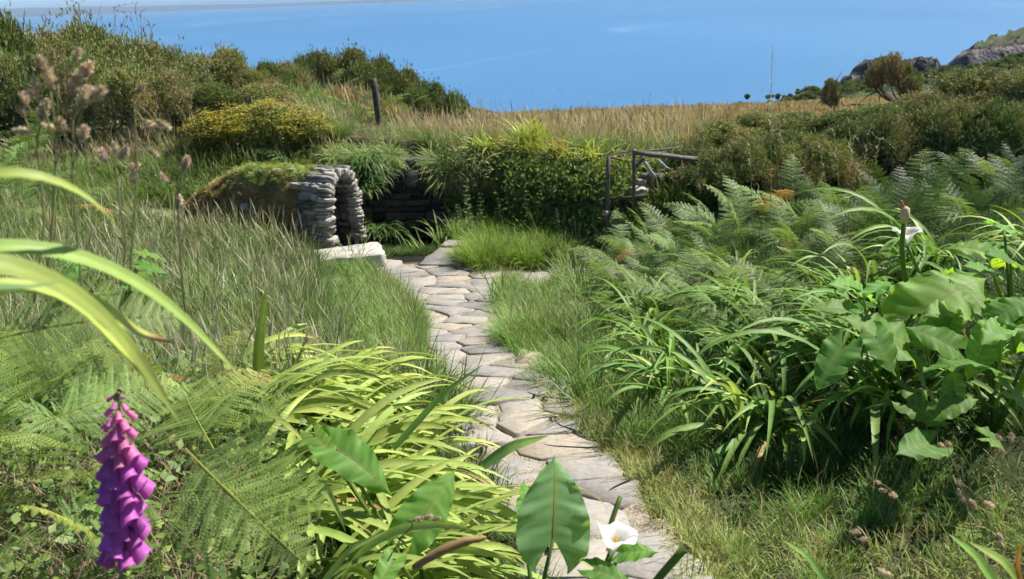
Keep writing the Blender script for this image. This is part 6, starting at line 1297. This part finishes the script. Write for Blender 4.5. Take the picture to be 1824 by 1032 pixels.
# thin dry stalks above the left hedge
for k in range(22):
    px = rng.uniform(55, 270); Yk = rng.uniform(12.5, 14.5); t_ = rng.uniform(-5, 50); panicle([(px, 90, Yk), (px + rng.normal() * 4, 60, Yk), (px + rng.normal() * 8, t_ + 8, Yk), (px + rng.normal() * 12, t_, Yk)], 'thin dry dark-headed stalk rising above the left gorse hedge', .012, 16, (.24, .17, .13), .4, .03, 'dry stalks above the left hedge')
for k in range(16):
    px = rng.uniform(800, 900); Yk = rng.uniform(13.5, 16); p_ = gx(px, Yk); a, b, dd = proj(p_); panicle([(px, float(b), Yk), (px + 2, float(b) - 25, Yk), (px + rng.normal() * 6, 160 + (px - 800) * .25, Yk)], 'pale feathery grass stem on the skyline between bank and field', .010, 26, (.60, .54, .38), .5, .03, 'pale grasses on the skyline')
# docks and thistles in the field edge
def dock_mesh(seed):
    g_ = np.random.default_rng(seed); ac = Acc(); ac.add(*tube(np.array([[0, 0, 0], [.01, 0, .3], [0, 0, .7]]), [.006, .005, .002], 4), (.16, .15, .07)); n_ = 160; t_ = g_.random(n_); c_ = np.c_[g_.normal(size=(n_, 2)) * .018, .22 + .48 * t_]; V, q, c = blades(n_, .035, .014, g_.uniform(.2, 1.2, n_), .6, g_.uniform(0, 6.28, n_), 2, c_, (.13, .15, .05), (.20, .18, .08)); ac.add(V, q, c); n_ = 26; V, q, c = blades(n_, g_.uniform(.10, .2, n_), .035, g_.uniform(.3, 1.2, n_), .9, g_.uniform(0, 6.28, n_), 4, np.c_[0 * t_[:n_], 0 * t_[:n_], .3 * g_.random(n_)], (.07, .13, .04), (.13, .22, .06)); ac.add(V, q, c); return ac.mesh('dock', M_leaf)
DM = [dock_mesh(i) for i in range(3)]
for k in range(18):
    px = rng.uniform(1010, 1260); Yk = rng.uniform(12, 16.5); tagp(obj('dock_plant', random.choice(DM), loc=gx(px, Yk), rot=(0, 0, rng.uniform(0, 6)), scl=rng.uniform(.5, .9)), 'dark green dock spike standing where the field begins', 'dock', 'docks at the field edge')
# round leaves and litter in the lower left undergrowth
n_ = 5200; pxs = rng.uniform(-60, 560, n_); ys_ = rng.uniform(1.25, 3.2, n_); pts_ = np.array([gx(a, b) for a, b in zip(pxs[:900], ys_[:900])]); pts_ = np.repeat(pts_, 6, 0)[:n_] + rng.normal(size=(n_, 3)) * [.05, .05, .0] + np.c_[np.zeros((n_, 2)), np.abs(rng.normal(size=n_)) * .13]
tagp(obj('undergrowth', leaf_mass(pts_, np.tile([0, -.2, 1.0], (n_, 1)), (.008, .024), (.07, .13, .035), (.24, .33, .08), name='undergrowth')), 'small leaved undergrowth between the ferns of the left foreground', 'undergrowth', kind='stuff')
n_ = 1500; pxs = rng.uniform(-60, 420, n_); ys_ = rng.uniform(1.3, 2.6, n_); b_ = np.array([gx(a, b) for a, b in zip(pxs[:300], ys_[:300])]); b_ = np.repeat(b_, 5, 0) + rng.normal(size=(n_, 3)) * [.05, .05, .02]; ac = Acc(); ac.add(*blades(n_, rng.uniform(.12, .4, n_), .003, rng.uniform(.3, 1.4, n_), rng.uniform(-.6, .8, n_), rng.uniform(0, 6.28, n_), 4, b_, (.34, .26, .16), (.46, .36, .24)))
tagp(obj('dead_stalks', ac.mesh('dead_stalks', M_straw)), 'dead pale stalks tangled low between the ferns', 'dry stalks', kind='stuff')

# ---------------- sea air
m, t, out = mat('haze'); pv = N(t, 'ShaderNodeVolumePrincipled'); pv.inputs['Color'].default_value = (.48, .71, 1, 1); pv.inputs['Density'].default_value = 9.0e-5; pv.inputs['Anisotropy'].default_value = 0.0; t.links.new(pv.outputs[0], out.inputs['Volume'])
V, q = box(0, 27000, 46.5, 130000, 55200, 207); hzo = tagp(obj('haze', mesh_np('haze', V, [q], None, m)), 'thin pale sea haze over the whole view', 'haze', kind='stuff')
